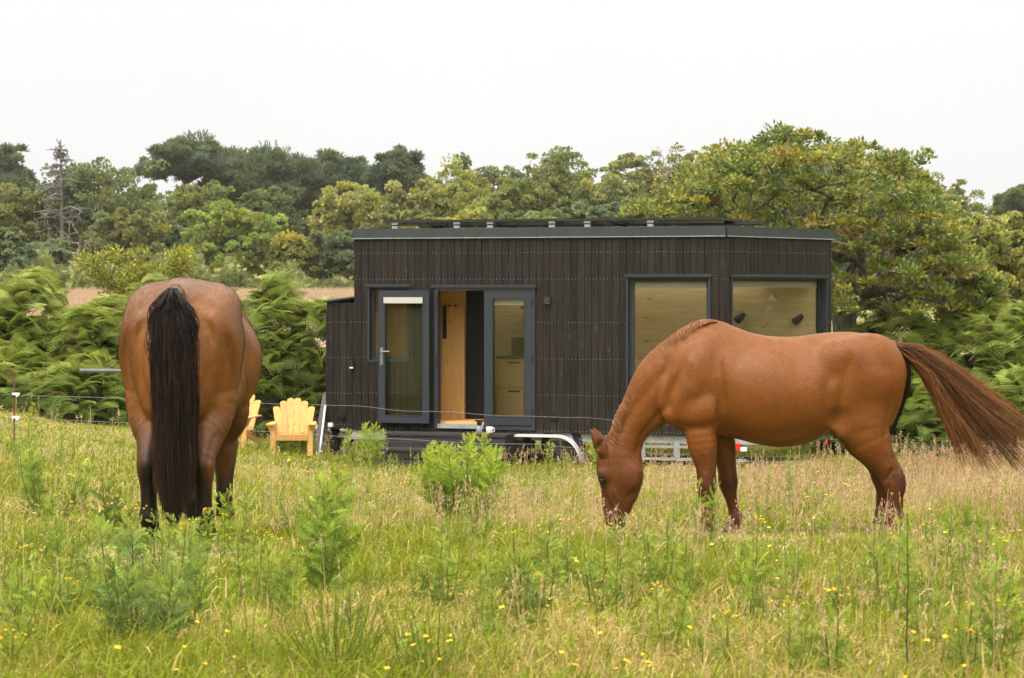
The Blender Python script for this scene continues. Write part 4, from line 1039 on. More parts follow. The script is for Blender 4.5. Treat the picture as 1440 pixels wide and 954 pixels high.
    for dy in (.55, 1.95):
        mb.tube([(-.05, dy, zc-.06), (-1.3, 1.26, zc-.06)], .05, 6)
    mb.build('trailer_chassis', GALV, H)
    mb = MB(); mb.tube([(-1.25, 1.26, zc-.05), (-1.5, 1.26, zc-.05), (-1.62, 1.26, zc-.09)], [.05, .06, .05], 8); mb.build('drawbar_coupling', [GALV, BLACKP], H); x = fp(478)
    mb = MB(); mb.box(x-.09, x+.12, .12, .24, zc-.13, zc-.06); mb.disc((x+.1, .12, zc-.13), .05, (0, -1, 0), .05, 12); mb.tube([(x, .2, zc-.05), (x, .2, zc-.40)], .03, 8)
    mb.build('jockey_wheel', [GALV, BLACKP], H)
    for px in (718, 789):
        x = fp(px); r = .315; zc2 = r
        mb = MB(); n = 32; prof = [(.0, .19), (-.02, .29), (.0, .312), (.06, .318), (.15, .318), (.2, .312), (.22, .29), (.2, .19)]
        rows = []
        for yy, rr in prof: th = np.arange(n)*2*PI/n; rows.append(np.stack([x+rr*np.cos(th), np.full(n, .03+yy), zc2+rr*np.sin(th)], -1))
        mb.add(np.vstack(rows), [(i*n+j, i*n+(j+1) % n, (i+1)*n+(j+1) % n, (i+1)*n+j) for i in range(7) for j in range(n)])
        wh = mb.build('wheel', TYRE, H)
        mb = MB(); mb.disc((x, .075, zc2), .188, (0, 1, 0), .05, 28); mb.disc((x, .05, zc2), .06, (0, 1, 0), .03, 12)
        for k in range(5): a_ = k*2*PI/5; mb.disc((x+.10*math.cos(a_), .066, zc2+.10*math.sin(a_)), .013, (0, 1, 0), .012, 6)
        mb.build('rim', simple('dull dark rim', (.10, .10, .10), .5, .4), wh)
    # mudguard over the wheels: flat run then a rounded end
    xs = fp(735); xe = fp(819); zz = zc-.015; out = []
    for t in np.linspace(0, 1, 14):
        a_ = t*PI/2*.96
        out.append((xe-.36+.36*math.sin(a_), zz-.40*(1-math.cos(a_))))
    prof = [(fp(690), zz-.02), (xs, zz)]+out
    mb = MB()
    V = []; 
    for x, z in prof: V += [(x, -.14, z), (x, .16, z), (x, -.14, z-.035), (x, .16, z-.035)]
    qs = []
    for i in range(len(prof)-1):
        a_ = 4*i; b_ = a_+4
        qs += [(a_, b_, b_+1, a_+1), (a_+2, a_+3, b_+3, b_+2), (a_, a_+2, b_+2, b_), (a_+1, b_+1, b_+3, a_+3)]
    e_ = 4*(len(prof)-1); qs += [(0, 1, 3, 2), (e_, e_+2, e_+3, e_+1)]
    mb.add(V, qs); mb.build('mudguard', simple('pale grey mudguard', (.55, .56, .56), .4, .4), H)
    x, z = fp(1036, 629); mb = MB(); mb.box(x-.055, x+.06, -.05, .02, z-.04, z+.05); mb.build('tail_lamp', REDL, H)
    mb = MB(); mb.box(x+.064, x+.15, -.048, .018, z-.055, z+.0); mb.build('number_plate_lamp', WHITEP, H)
    x, z = fp(970, 627); mb = MB(); mb.box(x-.035, x+.05, -.03, .018, z-.035, z+.04); mb.build('side_marker', ORANGEL, H)
    s_, z = facep(1162, 622); px_, py_ = LEN+EF[1][0]*s_, EF[1][1]*s_
    mb = MB(); mb.disc((px_-.10, py_-.06, z), .045, (1, -.3, 0), .10, 12); mb.build('rear_marker', BLACKP, H)
    mb = MB(); mb.disc((px_+.002, py_-.09, z), .035, (1, -.3, 0), .03, 12); mb.build('rear_lens', REDL, H)
    # prop under the storage box
    x = fp(466); mb = MB(); mb.box(x-.05, x+.06, .08, .2, .0, ZB-.0); mb.box(x-.10, x+.11, .03, .25, .0, .05); mb.build('prop_stand', CLAD, H)
    return H
house()

HX = lambda s_, t, z=0.: np.array([PL[0]+UX[0]*s_-UX[1]*t, PL[1]+UX[1]*s_+UX[0]*t, HG+z])
# wooden steps, cup, bottle
def steps():
    T = thing('wooden_steps', 'black stained timber step box below the open door', 'steps', HX(face(555), -.62), HRZ)
    s0 = 0; s1 = face(727)-face(555); rg = np.random.default_rng(6)
    top = ZB-.004
    def tone(): return np.array([1, 1, 1.])*rg.uniform(.7, 1.2)
    SM = woodmat('stained deck boards', (.030, .026, .025), .8, .2, .7, .3, .3, 'X')
    mb = MB()
    for k in range(4): mb.box(s0+.06, s1, .02+k*.145, .02+k*.145+.14, top-.035, top, col=tone())
    mb.build('upper_tread', SM, T)
    mb = MB()
    for k in range(3): mb.box(s0+.075, s1-.01, .034, .056, top-.145-k*.1, top-.05-k*.1, col=tone())
    mb.box(s0+.08, s0+.10, .056, .58, 0.02, top-.036, col=tone()); mb.box(s1-.03, s1-.012, .056, .58, .02, top-.036, col=tone())
    mb.build('riser', SM, T)
    lt = top-.20
    mb = MB()
    for k in range(3): mb.box(s0-.10, s1-.35, -.44+k*.145, -.44+k*.145+.14, lt-.03, lt, col=tone())
    mb.build('lower_tread', SM, T)
    mb = MB()
    for k in range(2): mb.box(s0-.09, s1-.36, -.425, -.403, lt-.13-k*.11, lt-.04-k*.11, col=tone())
    mb.box(s0-.09, s0-.07, -.40, .01, .0, lt-.032); mb.box(s1-.39, s1-.37, -.40, .01, .0, lt-.032)
    mb.build('lower_riser', SM, T)
    wt = lambda px: face(px)
    # ramp side board to the east of the steps
    px = HX(face(687), -.45, top)
    b = thing('pump_bottle', 'dark pump bottle standing on the step beside the mug', 'bottle', px, HRZ)
    mb = MB(); mb.tube([(0, 0, 0), (0, 0, .01), (0, 0, .075), (0, 0, .10), (0, 0, .115)], [.045, .048, .048, .03, .022], 14); mb.build('bottle_body', simple('smoky bottle', (.20, .21, .23), .25, .5), b, smooth=True)
    mb = MB(); mb.tube([(0, 0, .115), (0, 0, .165)], [.035, .04], 10); mb.box(-.06, .075, -.02, .02, .165, .19); mb.build('pump_head', BLACKP, b)
    mg = thing('mug', 'white mug on the top step below the shut door leaf', 'mug', HX(face(701), -.45, top), HRZ)
    mb = MB(); n = 18; prof = [(.0, .035), (0, .042), (.005, .048), (.085, .05), (.092, .048), (.088, .043), (.012, .040), (.012, .0)]
    rows = []
    for z, r in prof: th = np.arange(n)*2*PI/n; rows.append(np.stack([r*np.cos(th), r*np.sin(th), np.full(n, z)], -1))
    mb.add(np.vstack(rows), [(i*n+j, i*n+(j+1) % n, (i+1)*n+(j+1) % n, (i+1)*n+j) for i in range(7) for j in range(n)])
    mb.build('mug_body', simple('glazed white', (.78, .77, .75), .25, .5), mg, smooth=True)
    a = np.linspace(-1.4, 1.4, 9); mb = MB(); mb.tube([(.046+.032*math.cos(t), 0, .048+.03*math.sin(t)) for t in a], .007, 6); mb.build('handle', bpy.data.materials['glazed white'], mg, smooth=True)
    tr = MB(); tr.box(-.12, .14, -.05, .09, .001, .014); t2 = tr.build('wooden_tray', simple('reddish tray', (.22, .07, .03), .6), None)
    t2.location = HX(face(690), -.47, top+.001); t2.rotation_euler = (0, 0, HRZ); tag(t2, 'small reddish wooden board under bottle and mug on the step', 'board')
    for n_ in ('pump_bottle', 'mug'): bpy.data.objects[n_].location.z += .017
steps()

# bed and pillows seen low in the big windows
def pillow(px, py, off, lab, rot, depth):
    s_, z = face(px, py) if off == 0 else facep(px, py)
    p = HX(s_+.25, depth, z) if off == 0 else HX(LEN+EF[1][0]*s_*.75+.1, depth, z)
    mb = MB(); n = 15; u, v = np.meshgrid(np.linspace(-1, 1, n), np.linspace(-1, 1, n))
    th = .085*((1-np.abs(u)**3)*(1-np.abs(v)**3))**.5
    x = u*.32*(1-.08*v*v); y = v*.22*(1-.08*u*u)
    V = np.vstack([np.stack([x, th, y], -1).reshape(-1, 3), np.stack([x, -th, y], -1).reshape(-1, 3)])
    q = []
    for i in range(n-1):
        for j in range(n-1):
            a = i*n+j; q.append((a, a+n, a+n+1, a+1)); a += n*n; q.append((a, a+1, a+n+1, a+n))
    mb.add(V, q); o = mb.build('pillow', simple('pale blue cotton '+str(px), (.55, .62, .68), .8, .2, noise=.08, nscale=8), None, smooth=True)
    o.location = p-np.array([0, 0, .17 if off == 0 else .30]); o.rotation_euler = (.25, rot, HRZ); tag(o, lab, 'pillow')
pillow(905, 512, 0, 'pale pillow at the lower corner of the window behind the chestnut neck', .12, .55)
pillow(1098, 472, 1, 'pale blue pillow just showing over the chestnut back in the end window', -.25, 1.9)
def bed():
    B = thing('bed', 'plain bed platform inside the house beneath the big windows', 'bed', HX(face(880)+.1, .16, ZB+.14), HRZ)
    mb = MB(); mb.box(0, 1.75, 0, 2.15, 0, .38); mb.build('bed_base', PINE, B)
    mb = MB(); mb.box(.01, 1.74, .01, 2.14, .382, .54); mb.build('mattress', simple('mattress cover', (.42, .46, .5), .85, .2), B)
bed()

# ------------------------------------------------------------------ chairs, planks, fence
YELLOW = woodmat('honey coloured pine', (.52, .285, .085), .35, .45, .55, .3, .12)
def chair(loc, rz, label):
    R = thing('adirondack_chair', label, 'chair', loc, rz, 'yellow wooden chairs by the bracken')
    rg = np.random.default_rng(9)
    t = lambda: np.array([1, 1, 1.])*rg.uniform(.85, 1.15)
    # back slats fan out, with a rounded top; leaning back
    n = 6
    for k in range(n):
        u = (k-(n-1)/2)/((n-1)/2); mb = MB()
        h = .90-.15*u*u; x0 = u*.225; x1 = u*.305; w = .0525
        V = []; AS = [0, .4, .8, .90, .93, .95, .97, .983, .993, 1.0]; L = len(AS)
        for i in range(L):
            a = AS[i]; z = .30+(h-.30+.06)*a
            ww = w*(1.0+.20*a) if a < .93 else w*1.2*math.sqrt(max(1-((a-.93)/.0705)**2, .02))
            x = x0+(x1-x0)*a; y = .12+.36*(z-.30)
            V += [(x-ww, y-.011, z), (x+ww, y-.011, z), (x+ww, y+.011, z), (x-ww, y+.011, z)]
        q = [(0, 1, 2, 3)]
        for i in range(L-1):
            a = 4*i
            for j in range(4): q.append((a+j, a+4+j, a+4+(j+1) % 4, a+(j+1) % 4))
        a = 4*(L-1); q.append((a+3, a+2, a+1, a))
        mb.add(V, q, col=t()); mb.build('back_slat', YELLOW, R)
    mb = MB()
    for k in range(6):
        y = -.42+k*.085; z = .37-.12*(y+.42)/.5; mb.box(-.27, .27, y, y+.075, z-.02, z, col=t())
    mb.box(-.27, .27, -.455, -.433, .27, .37, col=t()); mb.build('seat', YELLOW, R)
    for sx in (-1, 1):
        mb = MB(); mb.hexa([(sx*.36-.07, -.50, .53), (sx*.36+.07, -.50, .53), (sx*.34+.04, .30, .53), (sx*.34-.04, .30, .53), (sx*.36-.07, -.50, .552), (sx*.36+.07, -.50, .552), (sx*.34+.04, .30, .552), (sx*.34-.04, .30, .552)], col=t())
        mb.hexa([(sx*.33-.012, -.40, .36), (sx*.33+.012, -.40, .36), (sx*.33+.012, -.36, .36), (sx*.33-.012, -.36, .36), (sx*.36-.06, -.47, .529), (sx*.36+.06, -.47, .529), (sx*.36+.06, -.30, .529), (sx*.36-.06, -.30, .529)], col=t())
        mb.build('armrest', YELLOW, R)
        mb = MB(); mb.box(sx*.315-.045, sx*.315+.045, -.43, -.405, 0, .529, col=t()); mb.build('leg', YELLOW, R)
        mb = MB(); mb.hexa([(sx*.285-.011, -.40, .26), (sx*.285+.011, -.40, .26), (sx*.285+.011, .50, .0), (sx*.285-.011, .50, .0), (sx*.285-.011, -.40, .345), (sx*.285+.011, -.40, .345), (sx*.285+.011, .50, .10), (sx*.285-.011, .50, .10)], col=t())
        mb.build('leg', YELLOW, R)
    mb = MB(); mb.box(-.33, .33, .255, .275, .515, .575, col=t()); mb.box(-.26, .26, .10, .12, .30, .36, col=t()); mb.build('back_brace', YELLOW, R)
    R.scale = (.85, .85, .85)
    return R
p = pt(412, 410, 33.2); chair((p[0], p[1], float(gz(p[0], p[1]))+.0), math.radians(2), 'honey wooden garden chair standing between the bay horse and the black house')
p = pt(331, 410, 33.6); c2 = chair((p[0], p[1], float(gz(p[0], p[1]))-.01), math.radians(-14), 'honey wooden garden chair half hidden behind the bay horse')
mb = MB(); q = pt(343, 603, 33.2)
mb.box(-.02, .02, -.002, .002, -.012, .012); lb = mb.build('paper_tag', WHITEP, c2); lb.location = (.105, .155, .50); lb.rotation_euler = (-.34, 0, 0)

def leaning(px0, py0, px1, py1, Y, w, th, mat, name, label, cat):
    a = pt(px0, py0, Y); b = pt(px1, py1, Y+.35)
    a[2] = float(gz(a[0], a[1]))-.03
    mb = MB(); d = b-a; L = np.linalg.norm(d)
    mb.box(-w/2, w/2, -th/2, th/2, 0, L)
    o = mb.build(name, mat, None); o.location = a; o.rotation_euler = Vector(d).to_track_quat('Z', 'Y').to_euler()
    return tag(o, label, cat)
WGREY = woodmat('weathered grey plank', (.10, .082, .07), .6, .3)
leaning(444, 632, 458.5, 556, 34.0, .10, .03, WGREY, 'plank', 'weathered plank leaning on the storage box, the one nearest the chair', 'plank')
leaning(452, 634, 460, 552, 34.1, .10, .03, WGREY, 'plank', 'weathered plank leaning close against the storage box corner', 'plank')
leaning(449, 630, 457.5, 571, 33.85, .028, .028, GALV, 'metal_pole', 'thin pale pole leaning with the planks beside the storage box', 'pole')

def fence():
    R = thing('wire_fence', 'thin wire fence on rusty rods crossing between the meadow and the house', 'fence', pt(20, 560, 29.5)*np.array([1, 1, 0])+np.array([0, 0, -.35]))
    off = -np.array(R.location)
    RUST = simple('rusty iron rod', (.13, .055, .03), .8, .3, noise=.3, nscale=30)
    WIRE = simple('dull fence wire', (.17, .17, .16), .5, .4, .2)
    post = [(-60, 29.8), (20, 29.5), (262, 29.2), (985, 29.0), (1230, 29.2), (1500, 29.5)]
    for px, Y in post:
        p = pt(px, 410, Y); g = float(gz(p[0], p[1])); top = pt(px, 531 if px < 400 else 588, Y)[2]
        mb = MB(); mb.tube([(p[0], p[1], g-.2), (p[0], p[1], top)], .011, 6); po = mb.build('post', RUST, R, off=off)
        for py in ((554, 587) if px < 400 else (600, 640)):
            mb = MB(); z = pt(px, py, Y)[2]; mb.box(p[0]-.02, p[0]+.075, p[1]-.04, p[1]-.012, z-.014, z+.014)
            mb.box(p[0]+.03, p[0]+.06, p[1]-.045, p[1]-.012, z-.034, z-.014)
            mb.build('insulator', WHITEP, po, off=off)
    def wire(rows, r=.0022):
        P = []
        for (a, ya, Ya), (b, yb, Yb) in zip(rows[:-1], rows[1:]):
            for t in np.linspace(0, 1, 9)[:-1]: P.append(pt(a+(b-a)*t, ya+(yb-ya)*t+2.0*math.sin(PI*t)+.7*math.sin(9*t+a), Ya+(Yb-Ya)*t)-np.array([0, .03, 0]))
        a = rows[-1]; P.append(pt(*a)-np.array([0, .03, 0]))
        mb = MB(); mb.tube(P, r, 5); mb.build('wire', WIRE, R, off=off)
    wire([(-60, 552, 29.8), (20, 555, 29.5), (262, 560, 29.2), (500, 571, 29.1), (640, 580, 29.1), (820, 587, 29.0), (985, 599, 29.0), (1230, 623, 29.2), (1500, 634, 29.5)])
    wire([(-60, 583, 29.8), (20, 587, 29.5), (262, 596, 29.2), (460, 612, 29.1), (760, 625, 29.0), (985, 640, 29.0), (1120, 652, 29.1), (1230, 658, 29.2), (1500, 671, 29.5)])
fence()
mb = MB(); a, b = pt(112, 521.5, 30.2), pt(262, 523, 30.4); off = (a+b)/2
mb.tube([a-off, b-off], .028, 10)
for p in (b,): mb.tube([p-off, np.array([p[0], p[1]+.02, float(gz(p[0], p[1]))-.2])-off], .03, 8)
o = mb.build('rail_barrier', simple('grey painted rail', (.11, .11, .11), .5, .4, noise=.2, nscale=6), None); o.location = off
tag(o, 'grey horizontal metal rail jutting from bracken behind the bay horse', 'rail')
# ------------------------------------------------------------------ vegetation
LEAF = leafmat('leaves', .3, .5, .25)
FARLEAF = leafmat('far leaves', .42, .7, .08)
FERN = leafmat('bracken', .35, .55, .2)
GRASS = leafmat('grass blades', .35, .6, .12)
def barkmat(name, col):
    m, nt, b, o = newmat(name)
    tc = nt.nodes.new('ShaderNodeTexCoord'); mp = nt.nodes.new('ShaderNodeMapping'); mp.inputs['Scale'].default_value = (9, 9, 2.5)
    nt.links.new(tc.outputs['Object'], mp.inputs['Vector'])
    n = nt.nodes.new('ShaderNodeTexNoise'); n.inputs['Scale'].default_value = 2; n.inputs['Detail'].default_value = 6
    nt.links.new(mp.outputs['Vector'], n.inputs['Vector'])
    r = nt.nodes.new('ShaderNodeValToRGB'); r.color_ramp.elements[0].position = .35; r.color_ramp.elements[1].position = .68
    r.color_ramp.elements[0].color = (*[c*.55 for c in col], 1); r.color_ramp.elements[1].color = (*[c*1.5 for c in col], 1)
    nt.links.new(n.outputs['Fac'], r.inputs['Fac']); nt.links.new(r.outputs['Color'], b.inputs['Base Color'])
    b.inputs['Roughness'].default_value = .9; b.inputs['Specular IOR Level'].default_value = .15
    bp = nt.nodes.new('ShaderNodeBump'); bp.inputs['Strength'].default_value = .8; bp.inputs['Distance'].default_value = .04
    nt.links.new(n.outputs['Fac'], bp.inputs['Height']); nt.links.new(bp.outputs['Normal'], b.inputs['Normal'])
    return m
BARK = barkmat('bark', (.085, .072, .055)); PALEBARK = barkmat('lichen bark', (.16, .15, .125)); DEADB = barkmat('dead wood', (.20, .165, .135)); GREYB = barkmat('grey dead wood', (.14, .13, .115))

def skeleton(base, targets, fork, rg, jit=.12, r_tip=.012, r_max=.3, pull=.35):
    """branches from a base out to every target: each target joins the nearest branch already there"""
    base = np.asarray(base, float); fork = np.asarray(fork, float)
    nodes = [base]; par = [-1]
    for t in np.linspace(.25, 1, 5): nodes.append(base+(fork-base)*t+rg.normal(0, jit*.3, 3)*[1, 1, 0]); par.append(len(nodes)-2)
    start = len(nodes)-3
    T = np.asarray(targets); order = np.argsort(np.linalg.norm(T-fork, axis=1)); tips = []
    for k in order:
        t = T[k]; A = np.array(nodes[start:])
        d = np.linalg.norm(A-t, axis=1)+np.where(A[:, 2] > t[2], .5*(A[:, 2]-t[2]), 0)
        j = int(np.argmin(d))+start; a = nodes[j]; L = np.linalg.norm(t-a); n = int(np.clip(L/.35, 1, 5)) if r_max < .5 else 3
        prev = j; sag = rg.normal(0, jit, 3)*L*.5+np.array([0, 0, pull*L*.3])
        for i in range(1, n+1):
            f_ = i/n; nodes.append(a+(t-a)*f_+sag*math.sin(PI*f_)*.5); par.append(prev); prev = len(nodes)-1
        tips.append(prev)
    N = len(nodes); cnt = np.zeros(N); cnt[tips] = 1
    for i in range(N-1, 0, -1): cnt[par[i]] += cnt[i]
    P = np.array(nodes); par = np.array(par)
    R = r_tip*np.maximum(cnt, 1)**.5; R *= min(1., r_max/R.max()) if R.max() > r_max else 1
    R[0] = max(R[1]*1.25, R[0])
    return P, par, np.maximum(R, r_tip*.6), np.array(tips)

def limbs(name, P, par, R, mat, parent, sides=5, off=None):
    i = np.arange(1, len(P)); a, b = P[par[i]], P[i]; ra = np.minimum(R[par[i]], R[i]*1.5); rb = R[i]
    d = b-a; z = d/(np.linalg.norm(d, axis=1)[:, None]+1e-9)
    M = frames(z, np.zeros(len(z))); th = np.arange(sides)*2*PI/sides
    ring = np.stack([np.cos(th), np.sin(th), 0*th], -1)
    v0 = a[:, None]+np.einsum('nij,kj->nki', M, ring)*ra[:, None, None]
    v1 = b[:, None]+np.einsum('nij,kj->nki', M, ring)*rb[:, None, None]+z[:, None]*rb[:, None, None]*.15
    V = np.concatenate([v0, v1], 1); n = len(i)
    q = np.array([(j, (j+1) % sides, sides+(j+1) % sides, sides+j) for j in range(sides)])
    fs = (q[None]+(np.arange(n)*2*sides)[:, None, None]).reshape(-1, 4)
    V = V.reshape(-1, 3)
    if off is not None: V = V-off
    return npmesh(name, V, [fs], mat, None, smooth=True, parent=parent)

# one leaf, folded along its midrib
LEAFV = np.array([(0, -.02, 0), (.28, 0, .42), (0, .03, 1.0), (-.28, 0, .42), (0, -.06, .45)])
LEAFT = np.array([(0, 1, 4), (1, 2, 4), (2, 3, 4), (3, 0, 4)])
CARDV = np.array([(-.5, 0, 0), (.5, .05, .05), (.35, -.05, .9), (-.4, .06, 1.)])
CARDQ = np.array([(0, 1, 2, 3)])

def leaves(name, C, N, size, cols, mat, parent, rg, tmpl='leaf', off=None):
    """C (n,3) centres, N (n,3) growing directions"""
    M = frames(N, rg.uniform(0, 2*PI, len(C)))*np.asarray(size).reshape(-1, 1, 1)
    tv, tq = (LEAFV, [LEAFT]) if tmpl == 'leaf' else (CARDV, [CARDQ])
    if tmpl == 'needle':
        tv = np.array([(-.09, 0, 0), (.09, 0, 0), (.05, .1, 1), (-.05, .1, 1), (0, -.09, 0), (0, .09, 0), (.1, .05, .9), (.1, -.05, .9)]); tq = [np.array([(0, 1, 2, 3), (4, 5, 6, 7)])]
    V, fs = replicate(tv, tq, M, C if off is None else C-off)
    return npmesh(name, V, fs, mat, np.repeat(cols, len(tv), 0), parent=parent)

def rdir(rg, n):
    v = rg.normal(0, 1, (n, 3)); return v/np.linalg.norm(v, axis=1)[:, None]

def crown_points(c, r, n, rg, lo=-.55, seed=1):
    """targets through an uneven crown, more of them towards the outside"""
    out = []; ph = rg.uniform(0, 6.28, 6)
    while len(out) < n:
        d = rdir(rg, 1)[0]
        if d[2] < lo: continue
        az = math.atan2(d[1], d[0])
        bump = 1+.16*math.sin(3*az+ph[0]+4*d[2])+.12*math.sin(5*az+ph[1]-3*d[2])+.10*math.sin(7*d[2]+ph[2])
        q = rg.random()**.42*bump
        if d[2] < 0: d = np.array([*(d[:2]/(np.linalg.norm(d[:2])+1e-6)*(.45+.55*math.sqrt(1-d[2]**2))), d[2]])
        out.append(np.array(c)+d*np.array(r)*q)
    return np.array(out)

def tree(name, label, cat, px, top, wpx, Y, col, kind='broad', bot=None, base_px=None, seed=1, dens=1., lsize=.26, ntar=None, group=None, col2=None, mixw=.12, bark=None, depth=None):
    """px, top, wpx: where the crown stands in the view at distance Y (metres); real size follows from that"""
    rg = np.random.default_rng(seed)
    cx = pt(px, HOR, Y)[0]; zt = pt(px, top, Y)[2]; w = wpx*Y/F
    gx = pt(base_px if base_px is not None else px, HOR, Y)[0]
    g = float(gz(gx, Y)); B = np.array([gx, Y, g-.1])
    zb = pt(px, bot, Y)[2] if bot else g+.06*(zt-g)
    R = thing(name, label, cat, (gx, Y, g), 0, group); off = np.array([gx, Y, g])
    c = np.array([cx, Y, zb+(zt-zb)*(.48 if kind != 'pine' else .5)]); rad = np.array([w/2*1.18, depth or w/2*1.1, (zt-zb)/2*1.06])*.93
    if kind == 'pine': rad[2] *= 1.0
    nt_ = ntar or int(np.clip(w*(zt-zb)*6, 170, 360))
    T = crown_points(c, rad*.90, nt_, rg, -.92 if kind != 'pine' else -.8)
    fork = B+(c-B)*np.array([.35, .35, .42 if kind != 'pine' else .62])
    P, par, Rr, tips = skeleton(B, T, fork, rg, .14, .035, max(.16, w*.032))
    limbs('trunk', P, par, Rr, bark or BARK, R, 5, off)
    # leaf clumps round each branch end: domed, thinner below
    cr = w*(.060 if kind != 'pine' else .075)
    per = int(dens*(24000 if not ntar else 28000)/len(T))
    n = len(T)*per
    ci = np.repeat(np.arange(len(T)), per); d = rdir(rg, n); d[:, 2] = np.where(d[:, 2] < -.35, -d[:, 2], d[:, 2])
    flat = np.array([1, 1, .8 if kind != 'pine' else .6])
    sc_ = (cr*np.exp(rg.normal(0, .38, len(T))))[ci]
    C = T[ci]+d*flat*(sc_*rg.random(n)**.33)[:, None]
    up = np.array([0, 0, .5]); N = d*.7+up+rdir(rg, n)*.75
    cl = rg.uniform(.72, 1.28, len(T))[ci]; base = np.array(col)
    cc = base[None]*(cl*rg.uniform(.75, 1.3, n))[:, None]
    hue = rg.normal(0, .10, (len(T), 1))[ci]; cc = cc*np.concatenate([1+hue, 1+hue*.3, 1-hue], 1)
    if col2 is not None:
        which = (rg.random(len(T)) < mixw*2)[ci] & (rg.random(n) < .5) & (d[:, 2] > 0)
        cc = np.where(which[:, None], np.array(col2)*rg.uniform(.7, 1.3, (n, 1)), cc)
    leaves('crown', C, N, lsize*rg.uniform(.6, 1.4, n), np.clip(cc, .004, .9), FARLEAF, R, rg, 'needle' if kind == 'pine' else 'card', off)
    return R

